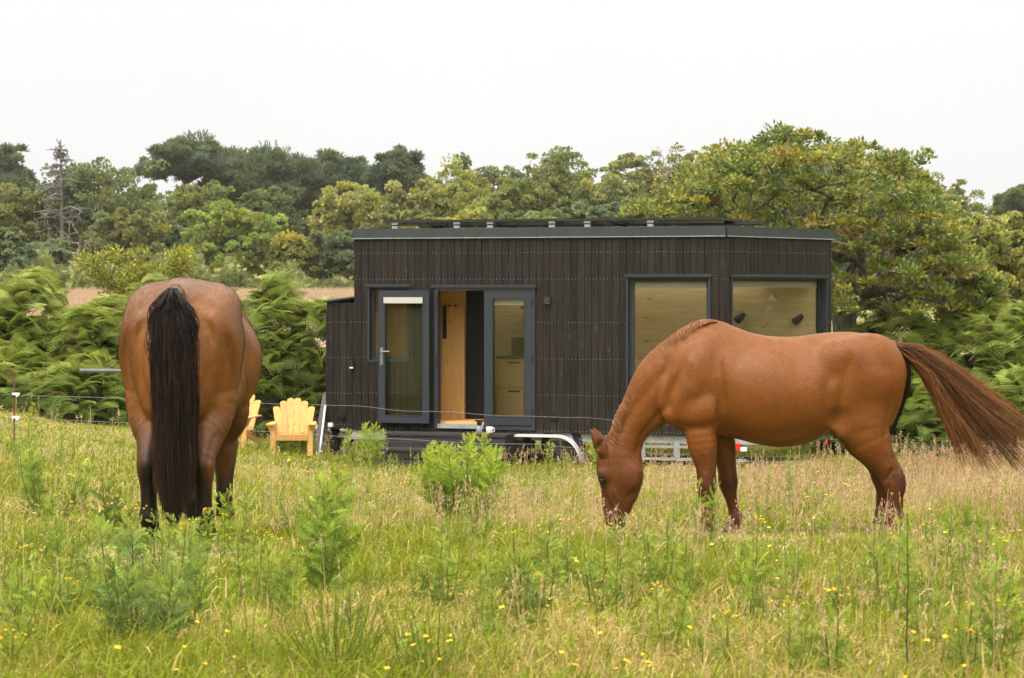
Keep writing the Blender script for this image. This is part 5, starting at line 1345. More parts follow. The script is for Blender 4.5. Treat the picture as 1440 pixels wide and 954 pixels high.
DK = (.135, .158, .055); MD = (.185, .205, .058); YG = (.275, .275, .062); LG = (.245, .285, .060); BL = (.150, .190, .085); PN = (.125, .150, .078); OL = (.195, .203, .066); TW = (.40, .37, .12)
FOREST = [
 # name, label, px, top, width, Y, colour, kind, bottom row, accent
 ('pine_tree', 'dark pine cut by the frame edge above the westernmost oaks', 2, 207, 92, 205, PN, 'pine', 320, None),
 ('pine_tree', 'umbrella pine with sky showing under its branches, above the bay horse', 275, 199, 125, 205, PN, 'pine', 262, None),
 ('pine_tree', 'broad flat topped pine next to the see-through umbrella pine', 360, 207, 165, 207, PN, 'pine', 305, None),
 ('pine_tree', 'low pine crown filling the gap between the broad pine and the house roof end', 470, 222, 120, 210, PN, 'pine', 310, None),
 ('pine_tree', 'small round pine crown above the west end of the solar panels', 558, 212, 76, 205, PN, 'pine', 290, None),
 ('oak_tree', 'dark crown peeping over the ridge beside the small round pine', 655, 224, 92, 203, DK, 'broad', None, None),
 ('chestnut_tree', 'tall chestnut crown on the ridge above the middle of the house', 785, 209, 130, 200, MD, 'broad', None, None),
 ('oak_tree', 'ridge oak just west of the tallest ridge chestnut', 712, 226, 84, 203, OL, 'broad', None, None),
 ('chestnut_tree', 'ridge chestnut with pale blossom next to the thin bare twigs', 886, 212, 112, 200, MD, 'broad', None, TW),
 ('chestnut_tree', 'high ridge chestnut above the corner window', 975, 198, 116, 200, MD, 'broad', None, TW),
 ('oak_tree', 'ridge oak rising between the corner chestnut and the spreading near oak', 1058, 200, 96, 202, OL, 'broad', None, None),
 ('oak_tree', 'greyish ridge crown standing behind the top of the spreading near oak', 1150, 187, 150, 200, OL, 'broad', None, None),
 ('oak_tree', 'ridge crown behind the eastern slope of the spreading near oak', 1262, 222, 130, 203, MD, 'broad', None, None),
 ('chestnut_tree', 'chestnut on the falling ridge east of the spreading near oak', 1330, 258, 110, 198, MD, 'broad', None, TW),
 ('pine_tree', 'small dark conifer at the east frame edge above the chestnuts', 1432, 268, 60, 200, DK, 'pine', 330, None),
 ('oak_tree', 'big dark oak behind the bare dead branches', 135, 217, 190, 176, DK, 'broad', None, None),
 ('oak_tree', 'grey-green oak at the west frame edge under the dark pine', 22, 252, 120, 174, OL, 'broad', None, None),
 ('oak_tree', 'mid green oak crown under the umbrella pine', 285, 246, 110, 180, MD, 'broad', None, None),
 ('oak_tree', 'dark round crown below the broad flat topped pine', 378, 262, 110, 182, DK, 'broad', None, None),
 ('chestnut_tree', 'yellowish chestnut above the storage box end of the house', 500, 244, 120, 176, YG, 'broad', None, TW),
 ('chestnut_tree', 'olive chestnut crown above the first solar panel bracket', 570, 258, 100, 172, OL, 'broad', None, TW),
 ('oak_tree', 'bright yellow-green crown above the open door', 636, 229, 126, 178, YG, 'broad', None, None),
 ('oak_tree', 'mid green crown above the shut door leaf', 738, 248, 110, 174, MD, 'broad', None, None),
 ('chestnut_tree', 'chestnut crown above the blank stretch of black wall', 838, 240, 112, 176, MD, 'broad', None, TW),
 ('chestnut_tree', 'pale blossomed chestnut above the tall window', 930, 232, 112, 172, OL, 'broad', None, TW),
 ('oak_tree', 'green crown just touching the western twigs of the spreading near oak', 1018, 234, 106, 176, MD, 'broad', None, None),
 ('oak_tree', 'blue-green oak low at the west frame edge behind the bracken', -8, 318, 120, 152, BL, 'broad', None, None),
 ('oak_tree', 'dark bushy oak low behind the dead branches', 62, 338, 90, 150, BL, 'broad', None, None),
 ('oak_tree', 'grey-green oak low above the yellow sapling', 182, 290, 118, 155, OL, 'broad', None, None),
 ('oak_tree', 'dusky blue-green oak between the sapling and the light green field tree', 248, 312, 88, 158, BL, 'broad', None, None),
 ('ash_tree', 'light green round tree standing at the edge of the tan field', 335, 284, 150, 154, LG, 'broad', None, None),
 ('ash_tree', 'small bright yellow-green tree at the field edge nearest the house', 418, 326, 88, 151, YG, 'broad', None, None),
 ('willow_tree', 'soft blue-green tree against the western end of the roof', 487, 318, 84, 150, BL, 'broad', None, None),
 ('oak_tree', 'yellow-green crown low over the first solar panel', 572, 292, 108, 152, OL, 'broad', None, None),
 ('oak_tree', 'green crown low over the second solar panel', 665, 290, 116, 154, YG, 'broad', None, None),
 ('oak_tree', 'olive crown low over the middle solar panels', 760, 288, 112, 152, MD, 'broad', None, None),
 ('oak_tree', 'shadowy blue-green crown low over the eastern solar panels', 852, 276, 104, 154, BL, 'broad', None, None),
 ('oak_tree', 'green crown low behind the western twigs of the near oak', 940, 284, 112, 150, MD, 'broad', None, None),
 ('chestnut_tree', 'nearer chestnut full of pale tassels east of the spreading oak', 1372, 300, 150, 78, YG, 'broad', 452, TW),
 ('chestnut_tree', 'darker chestnut at the east frame edge above the bracken', 1444, 292, 110, 84, MD, 'broad', 452, TW),
 ('chestnut_tree', 'half hidden chestnut right behind the eastern limbs of the near oak', 1292, 300, 140, 86, MD, 'broad', 452, TW),
]
for i, (n_, lab, px, top, wp, Y, col, kind, bot, acc) in enumerate(FOREST):
    near = Y < 100
    tree(n_, lab, 'tree', px, top, wp, Y, col, kind, bot, seed=100+i, col2=acc, mixw=.22, dens=1.0 if kind != 'pine' else 1.5, lsize=(.175 if not near else .13) if kind != 'pine' else .42,
         ntar=None if not near else 230)

def far_wood():
    rg = np.random.default_rng(33); n = 60000
    px = rg.uniform(-140, 1580, n); top = 262+18*vnoise(px/60, px*0, 1, 4)+12*vnoise(px/17, px*0, 1, 5)+np.where(px > 1240, np.clip((px-1240)/200, 0, 1)*70, 0)
    Y = rg.uniform(212, 232, n); f_ = rg.random(n)**.8; py = top+(400-top)*f_
    P = np.stack([(px-720)*Y/F, Y, EYE-(py-HOR)*Y/F], -1); k = vnoise(px/14, py/12, 1, 6)
    P[:, 1] -= 6*k; N = rdir(rg, n)+np.array([0, -.3, .6])
    c = np.array([[.15, .175, .062]])*(.6+.8*k[:, None])*rg.uniform(.75, 1.25, (n, 1))
    m = 14000; Yb = rg.uniform(-66, -56, m); xb = rg.uniform(-75, 75, m); zb_ = 1+rg.random(m)**1.2*(17+4*vnoise(xb/9, xb*0, 1, 2))   # the wood that closes the meadow on the near side
    P = np.vstack([P, np.stack([xb, Yb, zb_], -1)]); N = np.vstack([N, rdir(rg, m)]); c = np.vstack([c, np.array([[.085, .105, .036]])*rg.uniform(.6, 1.4, (m, 1))])
    for sx in (-1, 1):
        m = 9000; yb = rg.uniform(-50, 150, m); xb = sx*(rg.uniform(54, 64, m)+yb*.06); zb_ = gz(xb, yb)+rg.random(m)**1.1*(12+4*vnoise(yb/9, yb*0, 1, 3))
        P = np.vstack([P, np.stack([xb, yb, zb_], -1)]); N = np.vstack([N, rdir(rg, m)]); c = np.vstack([c, np.array([[.085, .105, .036]])*rg.uniform(.6, 1.4, (m, 1))])
    m2 = 16000; px = rg.uniform(-120, 560, m2); Yb = rg.uniform(133, 146, m2); hb = rg.random(m2)**1.2*(.7+2.6*vnoise(px/22, px*0, 1, 8)**2); xb = (px-720)*Yb/F   # brushwood along the edge of the field
    P = np.vstack([P, np.stack([xb, Yb, gz(xb, Yb)+hb], -1)]); N = np.vstack([N, rdir(rg, m2)]); c = np.vstack([c, np.array([[.16, .175, .055]])*(.5+1.0*vnoise(px/13, hb, 1, 18))[:, None]*rg.uniform(.6, 1.4, (m2, 1))])
    big = np.full(len(P), .42); big[n:n+14000+18000] = 1.5; big[n+14000+18000:] = .26
    o = leaves('far_wood', P, N, big*rg.uniform(.6, 1.4, len(P)), c, FARLEAF, None, rg, 'card'); tag(o, 'mass of woodland leaves far behind the ridge trees', 'wood', kind='stuff')
far_wood()

def dead_trees():
    rg = np.random.default_rng(31)
    # bare dead conifer on the ridge
    b = pt(87, 330, 172); t = pt(85, 197, 172); g = float(gz(b[0], 172))
    R = thing('dead_conifer', 'bare grey dead conifer top poking above the dark oak', 'tree', (b[0], 172, g)); off = np.array([b[0], 172, g])
    mb = MB(); mb.tube([(b[0], 172, g), (b[0], 172, (g+t[2])/2), t], [.2, .13, .05], 6); mb.build('trunk', GREYB, R, off=-off)
    mb = MB()
    for k in range(46):
        f_ = rg.uniform(.42, .98); p = np.array([b[0]+(t[0]-b[0])*f_, 172, g+(t[2]-g)*f_]); a = rg.uniform(0, 6.28); L = (1.06-f_)*4.6*rg.uniform(.5, 1.1)
        e = p+np.array([math.cos(a)*L, math.sin(a)*L, L*rg.uniform(-.25, .15)]); m = (p+e)/2+np.array([0, 0, .12*L]); mb.tube([p, m, e], [.085, .065, .03], 4)
        for j in range(6):
            q = p+(e-p)*rg.uniform(.3, 1); mb.tube([q, q+rg.normal(0, .28, 3)+np.array([0, 0, -.1])], [.045, .022], 3)
    mb.build('branches', GREYB, R, off=-off)
    # dead branches in the middle of the dark oak
    b = pt(105, 400, 148); g = float(gz(b[0], 148)); B = np.array([b[0], 148, g]); R = thing('dead_tree', 'fallen grey dead branches in front of the dark oak', 'tree', B)
    T = np.array([pt(px, py, 148+rg.uniform(-1.5, 1)) for px, py in zip(rg.uniform(45, 140, 190), rg.uniform(285, 395, 190))])
    T[:, 2] = np.maximum(T[:, 2], g+.3)
    P, par, Rr, tips = skeleton(B, T, pt(112, 345, 148), rg, .10, .016, .085, .1); limbs('branches', P, par, Rr, DEADB, R, 4, B)
    # thin bare ridge twigs
    b = pt(930, 260, 196); g = float(gz(b[0], 196)); B = np.array([b[0], 196, g]); R = thing('dead_tree', 'thin bare twigs on the ridge between two pale chestnuts', 'tree', B)
    T = np.array([pt(px, py, 196+rg.uniform(-1, 1)) for px, py in zip(rg.normal(932, 12, 50), rg.uniform(206, 250, 50))])
    P, par, Rr, tips = skeleton(B, T, pt(931, 262, 196), rg, .2, .018, .12, .1); limbs('branches', P, par, Rr, DEADB, R, 4, B)
dead_trees()

# ---- the spreading oak beside the house, seen leaf by leaf
def near_oak():
    rg = np.random.default_rng(50); Y = 39.0
    B = pt(1205, 470, Y); B[2] = float(gz(B[0], Y))-.1
    R = thing('oak_tree', 'spreading oak with russet young leaves close behind the end of the house', 'tree', B)
    # outline of the crown as seen: column, top row, bottom row
    cols = np.array([(885, 298, 330), (930, 280, 345), (975, 255, 370), (1020, 224, 400), (1060, 208, 420), (1100, 199, 432), (1150, 204, 440), (1200, 217, 445), (1240, 236, 448), (1280, 252, 448), (1315, 284, 446), (1345, 325, 446), (1375, 368, 440), (1405, 400, 438)], float)
    T = []
    while len(T) < 860:
        px = rg.uniform(885, 1405); tp = np.interp(px, cols[:, 0], cols[:, 1]); bt = np.interp(px, cols[:, 0], cols[:, 2])
        f_ = rg.random()**1.35; py = tp+(bt-tp)*f_+4
        w = 2.6*math.sqrt(max(0, 1-((px-1150)/285)**2))+.2
        y = Y+rg.uniform(-1, 1)*w
        edge = vnoise(px/40, py/40, 1.0, 3)
        if edge < .22 and rg.random() < .7: continue
        T.append(pt(px, py+rg.normal(0, 5), y))
    for k in range(46):    # long shoots that break the outline
        px = rg.uniform(960, 1350); tp = np.interp(px, cols[:, 0], cols[:, 1]); T.append(pt(px+rg.uniform(-8, 8), tp-rg.uniform(0, 14), Y+rg.uniform(-1.2, 1)))
    for px, py in ((1300, 222), (1294, 232), (1268, 222), (1098, 190), (1150, 194), (905, 305), (895, 318), (1225, 210)): T.append(pt(px, py, Y-.3))
    T = np.array(T)
    P, par, Rr, tips = skeleton(B, T, pt(1188, 395, Y), rg, .22, .0075, .22, .25)
    limbs('trunk', P, par, Rr, PALEBARK, R, 5, B)
    per = 74; n = len(T)*per; ci = np.repeat(np.arange(len(T)), per)
    d = rdir(rg, n); d[:, 2] = np.abs(d[:, 2])*.8-.15
    rr = (.20*rg.uniform(.6, 1.4, len(T)))[ci]
    C = T[ci]+d*(rr*rg.random(n)**.6)[:, None]
    N = d*.8+np.array([0, 0, .35])+rdir(rg, n)*.55
    kind = rg.random(len(T)); hi = np.clip((T[:, 2]-1.5)/2.5, 0, 1)
    base = np.where((kind < .22)[:, None], np.array([[.26, .245, .036]]), np.where((kind < .28)[:, None], np.array([[.25, .19, .040]]), np.where((kind < .62)[:, None], np.array([[.185, .215, .038]]), np.array([[.120, .160, .034]]))))
    cc = base[ci]*rg.uniform(.65, 1.35, (n, 1))
    rus = (rg.random(n) < .025); cc = np.where(rus[:, None], np.array([[.26, .105, .035]])*rg.uniform(.6, 1.2, (n, 1)), cc)
    lt = (rg.random(n) < .08); cc = np.where(lt[:, None], np.array([[.24, .24, .07]])*rg.uniform(.8, 1.2, (n, 1)), cc)
    leaves('crown', C, N, .088*rg.uniform(.6, 1.35, n), cc, LEAF, R, rg, 'leaf', B)
near_oak()

# ---- yellowish sapling above the bracken
def sapling():
    rg = np.random.default_rng(60); Y = 40.; B = pt(195, 470, Y); B[2] = float(gz(B[0], Y))
    R = thing('sapling', 'yellow-green sapling sticking out of the bracken above the bay horse', 'tree', B)
    T = []
    for px, py, s_, k in ((165, 425, 22, 22), (195, 430, 22, 20), (150, 440, 20, 12), (135, 372, 14, 12), (160, 362, 13, 8), (185, 384, 16, 12), (205, 380, 12, 7), (228, 402, 16, 10), (247, 362, 10, 9), (256, 376, 11, 9), (200, 400, 20, 18), (175, 405, 18, 14), (150, 395, 14, 8), (215, 385, 12, 10), (240, 385, 14, 9), (118, 368, 6, 4), (262, 358, 5, 4), (198, 355, 5, 5)):
        for q in range(k): T.append(pt(px+rg.normal(0, s_*.6), py+rg.normal(0, s_*.5), Y+rg.uniform(-.5, .5)))
    T = np.array(T); P, par, Rr, tips = skeleton(B, T, pt(192, 425, Y), rg, .2, .005, .05, .3)
    limbs('trunk', P, par, Rr, BARK, R, 4, B)
    per = 52; n = len(T)*per; ci = np.repeat(np.arange(len(T)), per); d = rdir(rg, n)
    C = T[ci]+d*(.13*rg.random(n)**.5)[:, None]; N = d+np.array([0, 0, .4])
    cc = np.where((rg.random(len(T)) < .6)[ci][:, None], np.array([[.30, .29, .035]]), np.array([[.17, .20, .035]]))*rg.uniform(.65, 1.3, (n, 1))
    cc = np.where((rg.random(n) < .04)[:, None], np.array([[.25, .10, .03]]), cc)
    leaves('crown', C, N, .058*rg.uniform(.6, 1.4, n), cc, LEAF, R, rg, 'leaf', B)
sapling()

# ---- bracken: fronds with their leaflets
def frond_template():
    V = []; T = []
    NP = 13
    def arc(t): return np.array([t*.93, 0, .30*math.sin(t*1.75)-.34*t*t])
    def tri(a, b, c): i = len(V); V.extend([a, b, c]); T.append((i, i+1, i+2))
    for k in range(10):
        a, b = arc(k/10), arc((k+1)/10); w = .010*(1-k/11); o = np.array([0, w, 0]); i = len(V)
        V.extend([a-o, a+o, b+o*.9, b-o*.9]); T.extend([(i, i+1, i+2), (i, i+2, i+3)])
    for k in range(NP):
        t = .16+.82*(k/(NP-1))**.92; c = arc(t); L = .36*(1-t)**.82+.018
        if k == 0: L *= .82
        for sg in (-1, 1):
            d = np.array([.34, sg*.92, -.10]); d /= np.linalg.norm(d); fw = np.array([.94, -sg*.34, .0]); m = 6 if k < 8 else 3
            for j in range(m):
                a = c+d*L*(j/m)+np.array([0, 0, -.12*L*(j/m)**2]); b = c+d*L*((j+1)/m)+np.array([0, 0, -.12*L*((j+1)/m)**2]); h = .20*L*(1-j/m*.72)+.004
                mid = (a+b)/2
                tri(a, b, mid+fw*h+d*h*.35); tri(b, a, mid-fw*h+d*h*.35)
    return np.array(V), np.array(T)
FV, FT = frond_template()

def bank(label, mounds, nfr, seed, col=(.130, .185, .034), young=.35, bare=0.):
    rg = np.random.default_rng(seed)
    M = np.array(mounds, float)         # x, y, rx, ry, height
    cx, cy = M[:, 0].mean(), M[:, 1].mean(); g0 = float(gz(cx, cy))
    R = thing('bracken_bank', label, 'bracken', (cx, cy, g0)); off = np.array([cx, cy, g0])
    def hgt(x, y):
        h = np.zeros_like(x)
        for a, b, rx, ry, hh in M:
            q = 1-((x-a)/rx)**2-((y-b)/ry)**2; h = np.maximum(h, hh*np.sqrt(np.clip(q, 0, 1)))
        return h*(.80+.40*vnoise(x, y, .7, seed))
    # mound inside the bank, its dark dead-bracken brown standing in for shade
    x0, x1 = (M[:, 0]-M[:, 2]).min(), (M[:, 0]+M[:, 2]).max(); y0, y1 = (M[:, 1]-M[:, 3]).min(), (M[:, 1]+M[:, 3]).max()
    xs = np.arange(x0, x1+.2, .22); ys = np.arange(y0, y1+.2, .22); X, Y = np.meshgrid(xs, ys); H = hgt(X, Y)
    Z = gz(X, Y)+np.where(H > .05, H*.72-.1, -.15)+.1*vnoise(X, Y, .3, 9)*(H > .1)
    nx = len(xs); i, j = np.meshgrid(np.arange(len(ys)-1), np.arange(nx-1), indexing='ij'); a = (i*nx+j).ravel()
    npmesh('shade_mound', np.stack([X, Y, Z], -1).reshape(-1, 3)-off, [np.stack([a, a+1, a+nx+1, a+nx], -1)], simple('bracken shade mound '+str(seed), (.045, .038, .018), .95, .1, noise=.5, nscale=6, bump=1, bscale=18), smooth=True, parent=R)
    # fronds
    P = []; D = []; L = []; C = []
    tot = 0
    while tot < nfr:
        m = 4000
        k = rg.choice(len(M), m, p=(M[:, 2]*M[:, 4])/(M[:, 2]*M[:, 4]).sum())
        d = rdir(rg, m); d[:, 2] = np.abs(d[:, 2]); keep = (d[:, 1] < .35)
        p = M[k, :2]+d[:, :2]*M[k, 2:4]; h = hgt(p[:, 0]*.999+M[k, 0]*.001, p[:, 1]*.999+M[k, 1]*.001)
        hs = d[:, 2]*M[k, 4]*(.80+.40*vnoise(p[:, 0], p[:, 1], .7, seed))
        keep &= hs > h-.32*M[k, 4]
        if bare: keep &= ~((d[:, 2] < .55) & (rg.random(m) < bare))
        p, hs, d, k = p[keep], hs[keep], d[keep], k[keep]
        nrm = np.stack([d[:, 0]/M[k, 2], d[:, 1]/M[k, 3], d[:, 2]/M[k, 4]], -1); nrm /= np.linalg.norm(nrm, axis=1)[:, None]
        az = nrm.copy(); az[:, 2] = 0; az += rg.normal(0, .55, az.shape)*[1, 1, 0]+np.array([0, -.25, 0]); az /= np.linalg.norm(az, axis=1)[:, None]+1e-9
        tilt = rg.normal(.05, .35, len(p))+.35*d[:, 2]
        dr = az*np.cos(tilt)[:, None]; dr[:, 2] = np.sin(tilt)
        ln = rg.uniform(.36, .74, len(p))
        base = np.stack([p[:, 0], p[:, 1], gz(p[:, 0], p[:, 1])+np.maximum(hs, .1)], -1)-dr*ln[:, None]*.5
        P.append(base); D.append(dr); L.append(ln); tot += len(p)
        yg = np.clip(d[:, 2]*1.1-.1+rg.normal(0, .25, len(p)), 0, 1)[:, None]*young*1.6
        c = np.array(col)*(1-yg)+np.array([.29, .32, .052])*yg
        dead = rg.random(len(p)) < .018; c = np.where(dead[:, None], np.array([[.20, .13, .05]]), c)
        C.append(c*rg.uniform(.7, 1.3, (len(p), 1)))
    P, D, L, C = np.vstack(P)[:nfr], np.vstack(D)[:nfr], np.concatenate(L)[:nfr], np.vstack(C)[:nfr]
    side = np.cross(np.array([0, 0, 1.]), D); side /= np.linalg.norm(side, axis=1)[:, None]+1e-9
    up = np.cross(D, side); ro = rg.normal(0, .45, nfr); c_, s_ = np.cos(ro)[:, None], np.sin(ro)[:, None]
    Mx = np.stack([D, side*c_+up*s_, -side*s_+up*c_], -1)*L[:, None, None]
    V, fs = replicate(FV, [FT], Mx, P-off)
    npmesh('fronds', V, fs, FERN, np.repeat(C, len(FV), 0), parent=R)
    # bare stalks
    for k in range(24):
        mb = MB(); i = rg.integers(nfr); p = P[i]-off; q = p+np.array([rg.normal(0, .25), .15, -rg.uniform(.4, 1.0)]); mb.tube([q, (p+q)/2+rg.normal(0, .04, 3), p], [.007, .006, .004], 4, False, col=(.11, .085, .03)); mb.build('stalk', FERN, R)
    return R
def mound(px, top, Y, wpx, ry=1.3):
    p = pt(px, top+(30 if px < 100 else 10 if px < 700 else 8), Y); g = float(gz(p[0], Y)); return (p[0], Y, wpx*Y/F/2, ry, (p[2]-g)*1.02)
bank('tall bright bracken bank behind the rusty fence rod and the bay horse', [mound(-60, 395, 38, 240, 1.8), mound(45, 384, 38, 190, 1.8), mound(140, 408, 37.5, 150, 1.6), mound(30, 470, 36.3, 150, 1.1), mound(118, 505, 35.8, 150, 1.0), mound(-50, 470, 36.2, 150, 1.1), mound(215, 418, 37.8, 170, 1.5)], 3600, 70, young=.46)
bank('dark hollow bracken bank behind the wooden chairs', [mound(310, 418, 37.6, 140, 1.3), mound(385, 408, 37.6, 130, 1.4), mound(462, 408, 37.8, 130, 1.5), mound(540, 405, 38.0, 140, 1.5)], 1500, 71, young=.38, bare=.45)
bank('bracken bank running past the end of the house behind the chestnut tail', [mound(1195, 452, 38.2, 130, 1.4), mound(1270, 447, 37.8, 170, 1.6), mound(1370, 445, 37.6, 190, 1.7), mound(1470, 440, 37.4, 190, 1.7), mound(1560, 440, 37.4, 190, 1.7), mound(1225, 520, 36.6, 130, .9), mound(1315, 530, 36.0, 160, 1.0), mound(1425, 525, 35.8, 170, 1.0), mound(1190, 575, 36.2, 90, .7)], 4200, 72, young=.36)
# ------------------------------------------------------------------ meadow grass
HSIN, HCOS = math.sin(HRZ), math.cos(HRZ)
def under_house(x, y):
    dx, dy = x-PL[0], y-PL[1]; s_ = dx*UX[0]+dy*UX[1]; t = -dx*UX[1]+dy*UX[0]
    return (s_ > -.4) & (s_ < LEN+1.0) & (t > .02) & (t < 2.4), (s_ > face(553)) & (s_ < face(728)) & (t > -1.05) & (t < .1)

def graze(x, y):
    """the horses have cropped the grass where they stand"""
    g = np.ones_like(x)
    for a, b, rx, ry in ((1.45, 16.0, .75, 2.2), (2.65, 16.0, .7, 2.2), (.8, 16.0, .55, 1.8), (-1.95, 13.4, .6, 1.7)):
        g = np.minimum(g, .16+.84*np.clip(((x-a)/rx)**2+((y-b)/np.where(y < b, 1.5*ry, ry))**2-.55, 0, 1))
    return g

def meadow():
    rg = np.random.default_rng(90)
    # more blades per square metre near the camera, where each one is seen larger
    parts = [(6.6, 12, 160000, 3), (12, 19, 150000, 3), (19, 28, 100000, 2), (28, 38.5, 75000, 2)]
    V_all, Q_all, T_all, C_all = [], [], [], []; nv = 0
    for ya, yb, n, seg in parts:
        y = np.sqrt(rg.uniform(ya*ya, yb*yb, n)); x = rg.uniform(-1, 1, n)*(y*.235+1.0)
        uh, us = under_house(x, y); keep = ~us & ~(uh & (rg.random(n) < .75)); x, y = x[keep], y[keep]; n = len(x)
        dry = vnoise(x, y, 1.3, 21)*.6+vnoise(x, y, .38, 22)*.4                      # patches of straw and of fresh grass
        dry += .10*np.exp(-((y-20)/6)**2)-.04*np.clip((10-y)/3, 0, 1)
        pink = np.clip(vnoise(x, y, 1.9, 23)*1.5-.55+.35*np.clip(x/3, -1, 1), 0, 1)
        hgt_ = vnoise(x, y, .8, 24)*graze(x, y)+1.1*np.exp(-((x+3.3)/.9)**2-((y-32.2)/1.0)**2)
        isdry = rg.random(n) < np.clip((dry-.49)*3.0, .10, .70)
        h = rg.gamma(4, .023, n)*(.45+.85*hgt_)*np.where(isdry, .85, 1.05)+.025
        h = np.clip(h*(.35+.65*graze(x, y)), .03, .32)*np.interp(y, [7, 14, 24, 30], [.78, .82, .85, .68])
        bx_, by_ = (x+1.95), (y-14.0); 
        w = rg.uniform(.0022, .0050, n)*np.interp(y, [7, 12, 20, 36], [.85, 1., 1.35, 2.0])
        az = rg.uniform(0, 2*PI, n)+0; bend = np.abs(rg.normal(.85, .55, n))*np.where(isdry, 1.6, 1.0); bend = np.clip(bend, 0, 2.3)
        lean = rg.normal(0, .22, (n, 2))+np.array([.10, 0])
        z = gz(x, y)-.01
        t = np.linspace(0, 1, seg+1)
        fd = rg.uniform(0, PI, n); sd_ = np.stack([np.cos(fd), np.sin(fd), 0*fd], -1)
        P = []
        for a in t:
            X = x+np.cos(az)*bend*h*a*a*.75+lean[:, 0]*h*a; Yy = y+np.sin(az)*bend*h*a*a*.75+lean[:, 1]*h*a; Z = z+h*(a-.38*np.minimum(bend, 1.75)*a*a)
            P.append(np.stack([X, Yy, Z], -1))
        rows = []
        for k in range(seg):
            ww = (w*(1-.55*(t[k]**1.5)))[:, None]; rows += [P[k]-sd_*ww, P[k]+sd_*ww]
        rows.append(P[seg]); V = np.stack(rows, 1); m = V.shape[1]
        base = np.where(isdry[:, None], np.array([[.45, .335, .090]]), np.array([[.165, .215, .012]]))
        yel = rg.random((n, 1)); base = np.where(~isdry[:, None], base*(1-yel*.55)+np.array([[.33, .30, .028]])*yel*.55, base*(1-.35*yel)+np.array([[.58, .46, .20]])*.35*yel)
        base = base*(1-.35*pink[:, None]*isdry[:, None])+np.array([[.40, .24, .15]])*.35*pink[:, None]*isdry[:, None]
        base = base*rg.uniform(.60, 1.18, (n, 1))
        c = np.repeat(base[:, None], m, 1)
        idx = (np.arange(n)*m)[:, None]+nv
        for k in range(seg-1): Q_all.append(np.concatenate([idx+2*k, idx+2*k+1, idx+2*k+3, idx+2*k+2], 1))
        T_all.append(np.concatenate([idx+2*(seg-1), idx+2*(seg-1)+1, idx+m-1], 1))
        V_all.append(V.reshape(-1, 3)); C_all.append(c.reshape(-1, 3)); nv += n*m
    o = npmesh('meadow_grass', np.vstack(V_all), [np.vstack(Q_all), np.vstack(T_all)], GRASS, np.vstack(C_all))
    tag(o, 'uneven meadow grass, green with straw coloured patches', 'grass', kind='stuff')
    # seeding grass: thin stems with a loose pinkish or straw head
    n = 21000; y = np.sqrt(rg.uniform(7*7, 37.5**2, n)); x = rg.uniform(-1, 1, n)*(y*.235+.9)
    uh, us = under_house(x, y)
    dens = vnoise(x, y, 1.6, 33)*.9+vnoise(x, y, .5, 34)*.35+.28*np.clip(x/3, -1, 1)-np.clip((9-y)/4, 0, 1)*.15-.22*np.clip((y-22)/5, 0, 1)-1.2*(graze(x, y) < .6)
    keep = (rg.random(n) < np.clip((dens-.40)*2.2, .05, 1)) & ~uh & ~us; x, y = x[keep], y[keep]; n = len(x)
    h = rg.uniform(.14, .38, n)*(.75+.5*vnoise(x, y, .9, 35))*graze(x, y); z = gz(x, y); az = rg.uniform(0, 2*PI, n); ln = rg.uniform(.02, .28, n)
    tip = np.stack([x+np.cos(az)*ln*h+.05*h, y+np.sin(az)*ln*h, z+h], -1); b = np.stack([x, y, z], -1); mid = (tip+b)/2-np.stack([np.cos(az)*ln*h*.25, np.sin(az)*ln*h*.25, -h*.03], -1)
    ww = (.0011*np.interp(y, [7, 15, 36], [1, 1.4, 2.6]))[:, None]; s_ = np.stack([np.cos(az+1.57), np.sin(az+1.57), 0*az], -1); s_ = np.where(rg.random((n, 1)) < .5, s_, np.array([[1., 0, 0]]))
    V = np.stack([b-s_*ww, b+s_*ww, mid+s_*ww, mid-s_*ww, tip+s_*ww*.6, tip-s_*ww*.6], 1); i = (np.arange(n)*6)[:, None]
    Qs = np.vstack([i+np.array([[0, 1, 2, 3]]), i+np.array([[3, 2, 4, 5]])]); pk = np.clip(vnoise(x, y, 1.9, 23)*1.6-.5+.4*np.clip(x/3, -1, 1), 0, 1)[:, None]
    cs = np.array([[.42, .33, .14]])*(1-pk*.6)+np.array([[.33, .17, .10]])*pk*.6; cs = cs*rg.uniform(.7, 1.25, (n, 1))
    k = 13; f_ = rg.uniform(0, 1, (n, k)); hd = (.06+.12*rg.random((n, 1)))*np.clip(h, .2, .5)[:, None]/.35
    C = tip[:, None]-(tip-mid)[:, None]/(np.linalg.norm(tip-mid, axis=1)[:, None, None]+1e-6)*(hd*f_)[..., None]
    loose = (rg.random((n, 1, 1)) < .65); C = C+rg.normal(0, 1, (n, k, 3))*np.array([.016, .016, .004])*np.where(loose, 1, .22)*(.3+f_[..., None])
    Nn = rdir(rg, n*k)*.6+np.array([.1, 0, .9]); sz = rg.uniform(.008, .017, n*k)*np.repeat(np.interp(y, [7, 14, 36], [.8, 1.0, 1.7]), k)
    M = frames(Nn, rg.uniform(0, 6.28, n*k))*sz[:, None, None]
    V2, f2 = replicate(np.array([(-.2, 0, 0), (.2, 0, 0), (.12, .06, 1), (-.12, .04, 1)]), [np.array([(0, 1, 2, 3)])], M, C.reshape(-1, 3))
    ch = np.repeat((np.array([[.50, .40, .20]])*(1-pk)+np.array([[.46, .27, .19]])*pk)*rg.uniform(.7, 1.25, (n, 1)), k*4, 0)
    o = npmesh('seeding_grass', np.vstack([V.reshape(-1, 3), V2]), [Qs, f2[0]+n*6], GRASS, np.vstack([np.repeat(cs, 6, 0), ch]))
    tag(o, 'pinkish seeding grass heads on thin stems across the meadow', 'grass', kind='stuff')
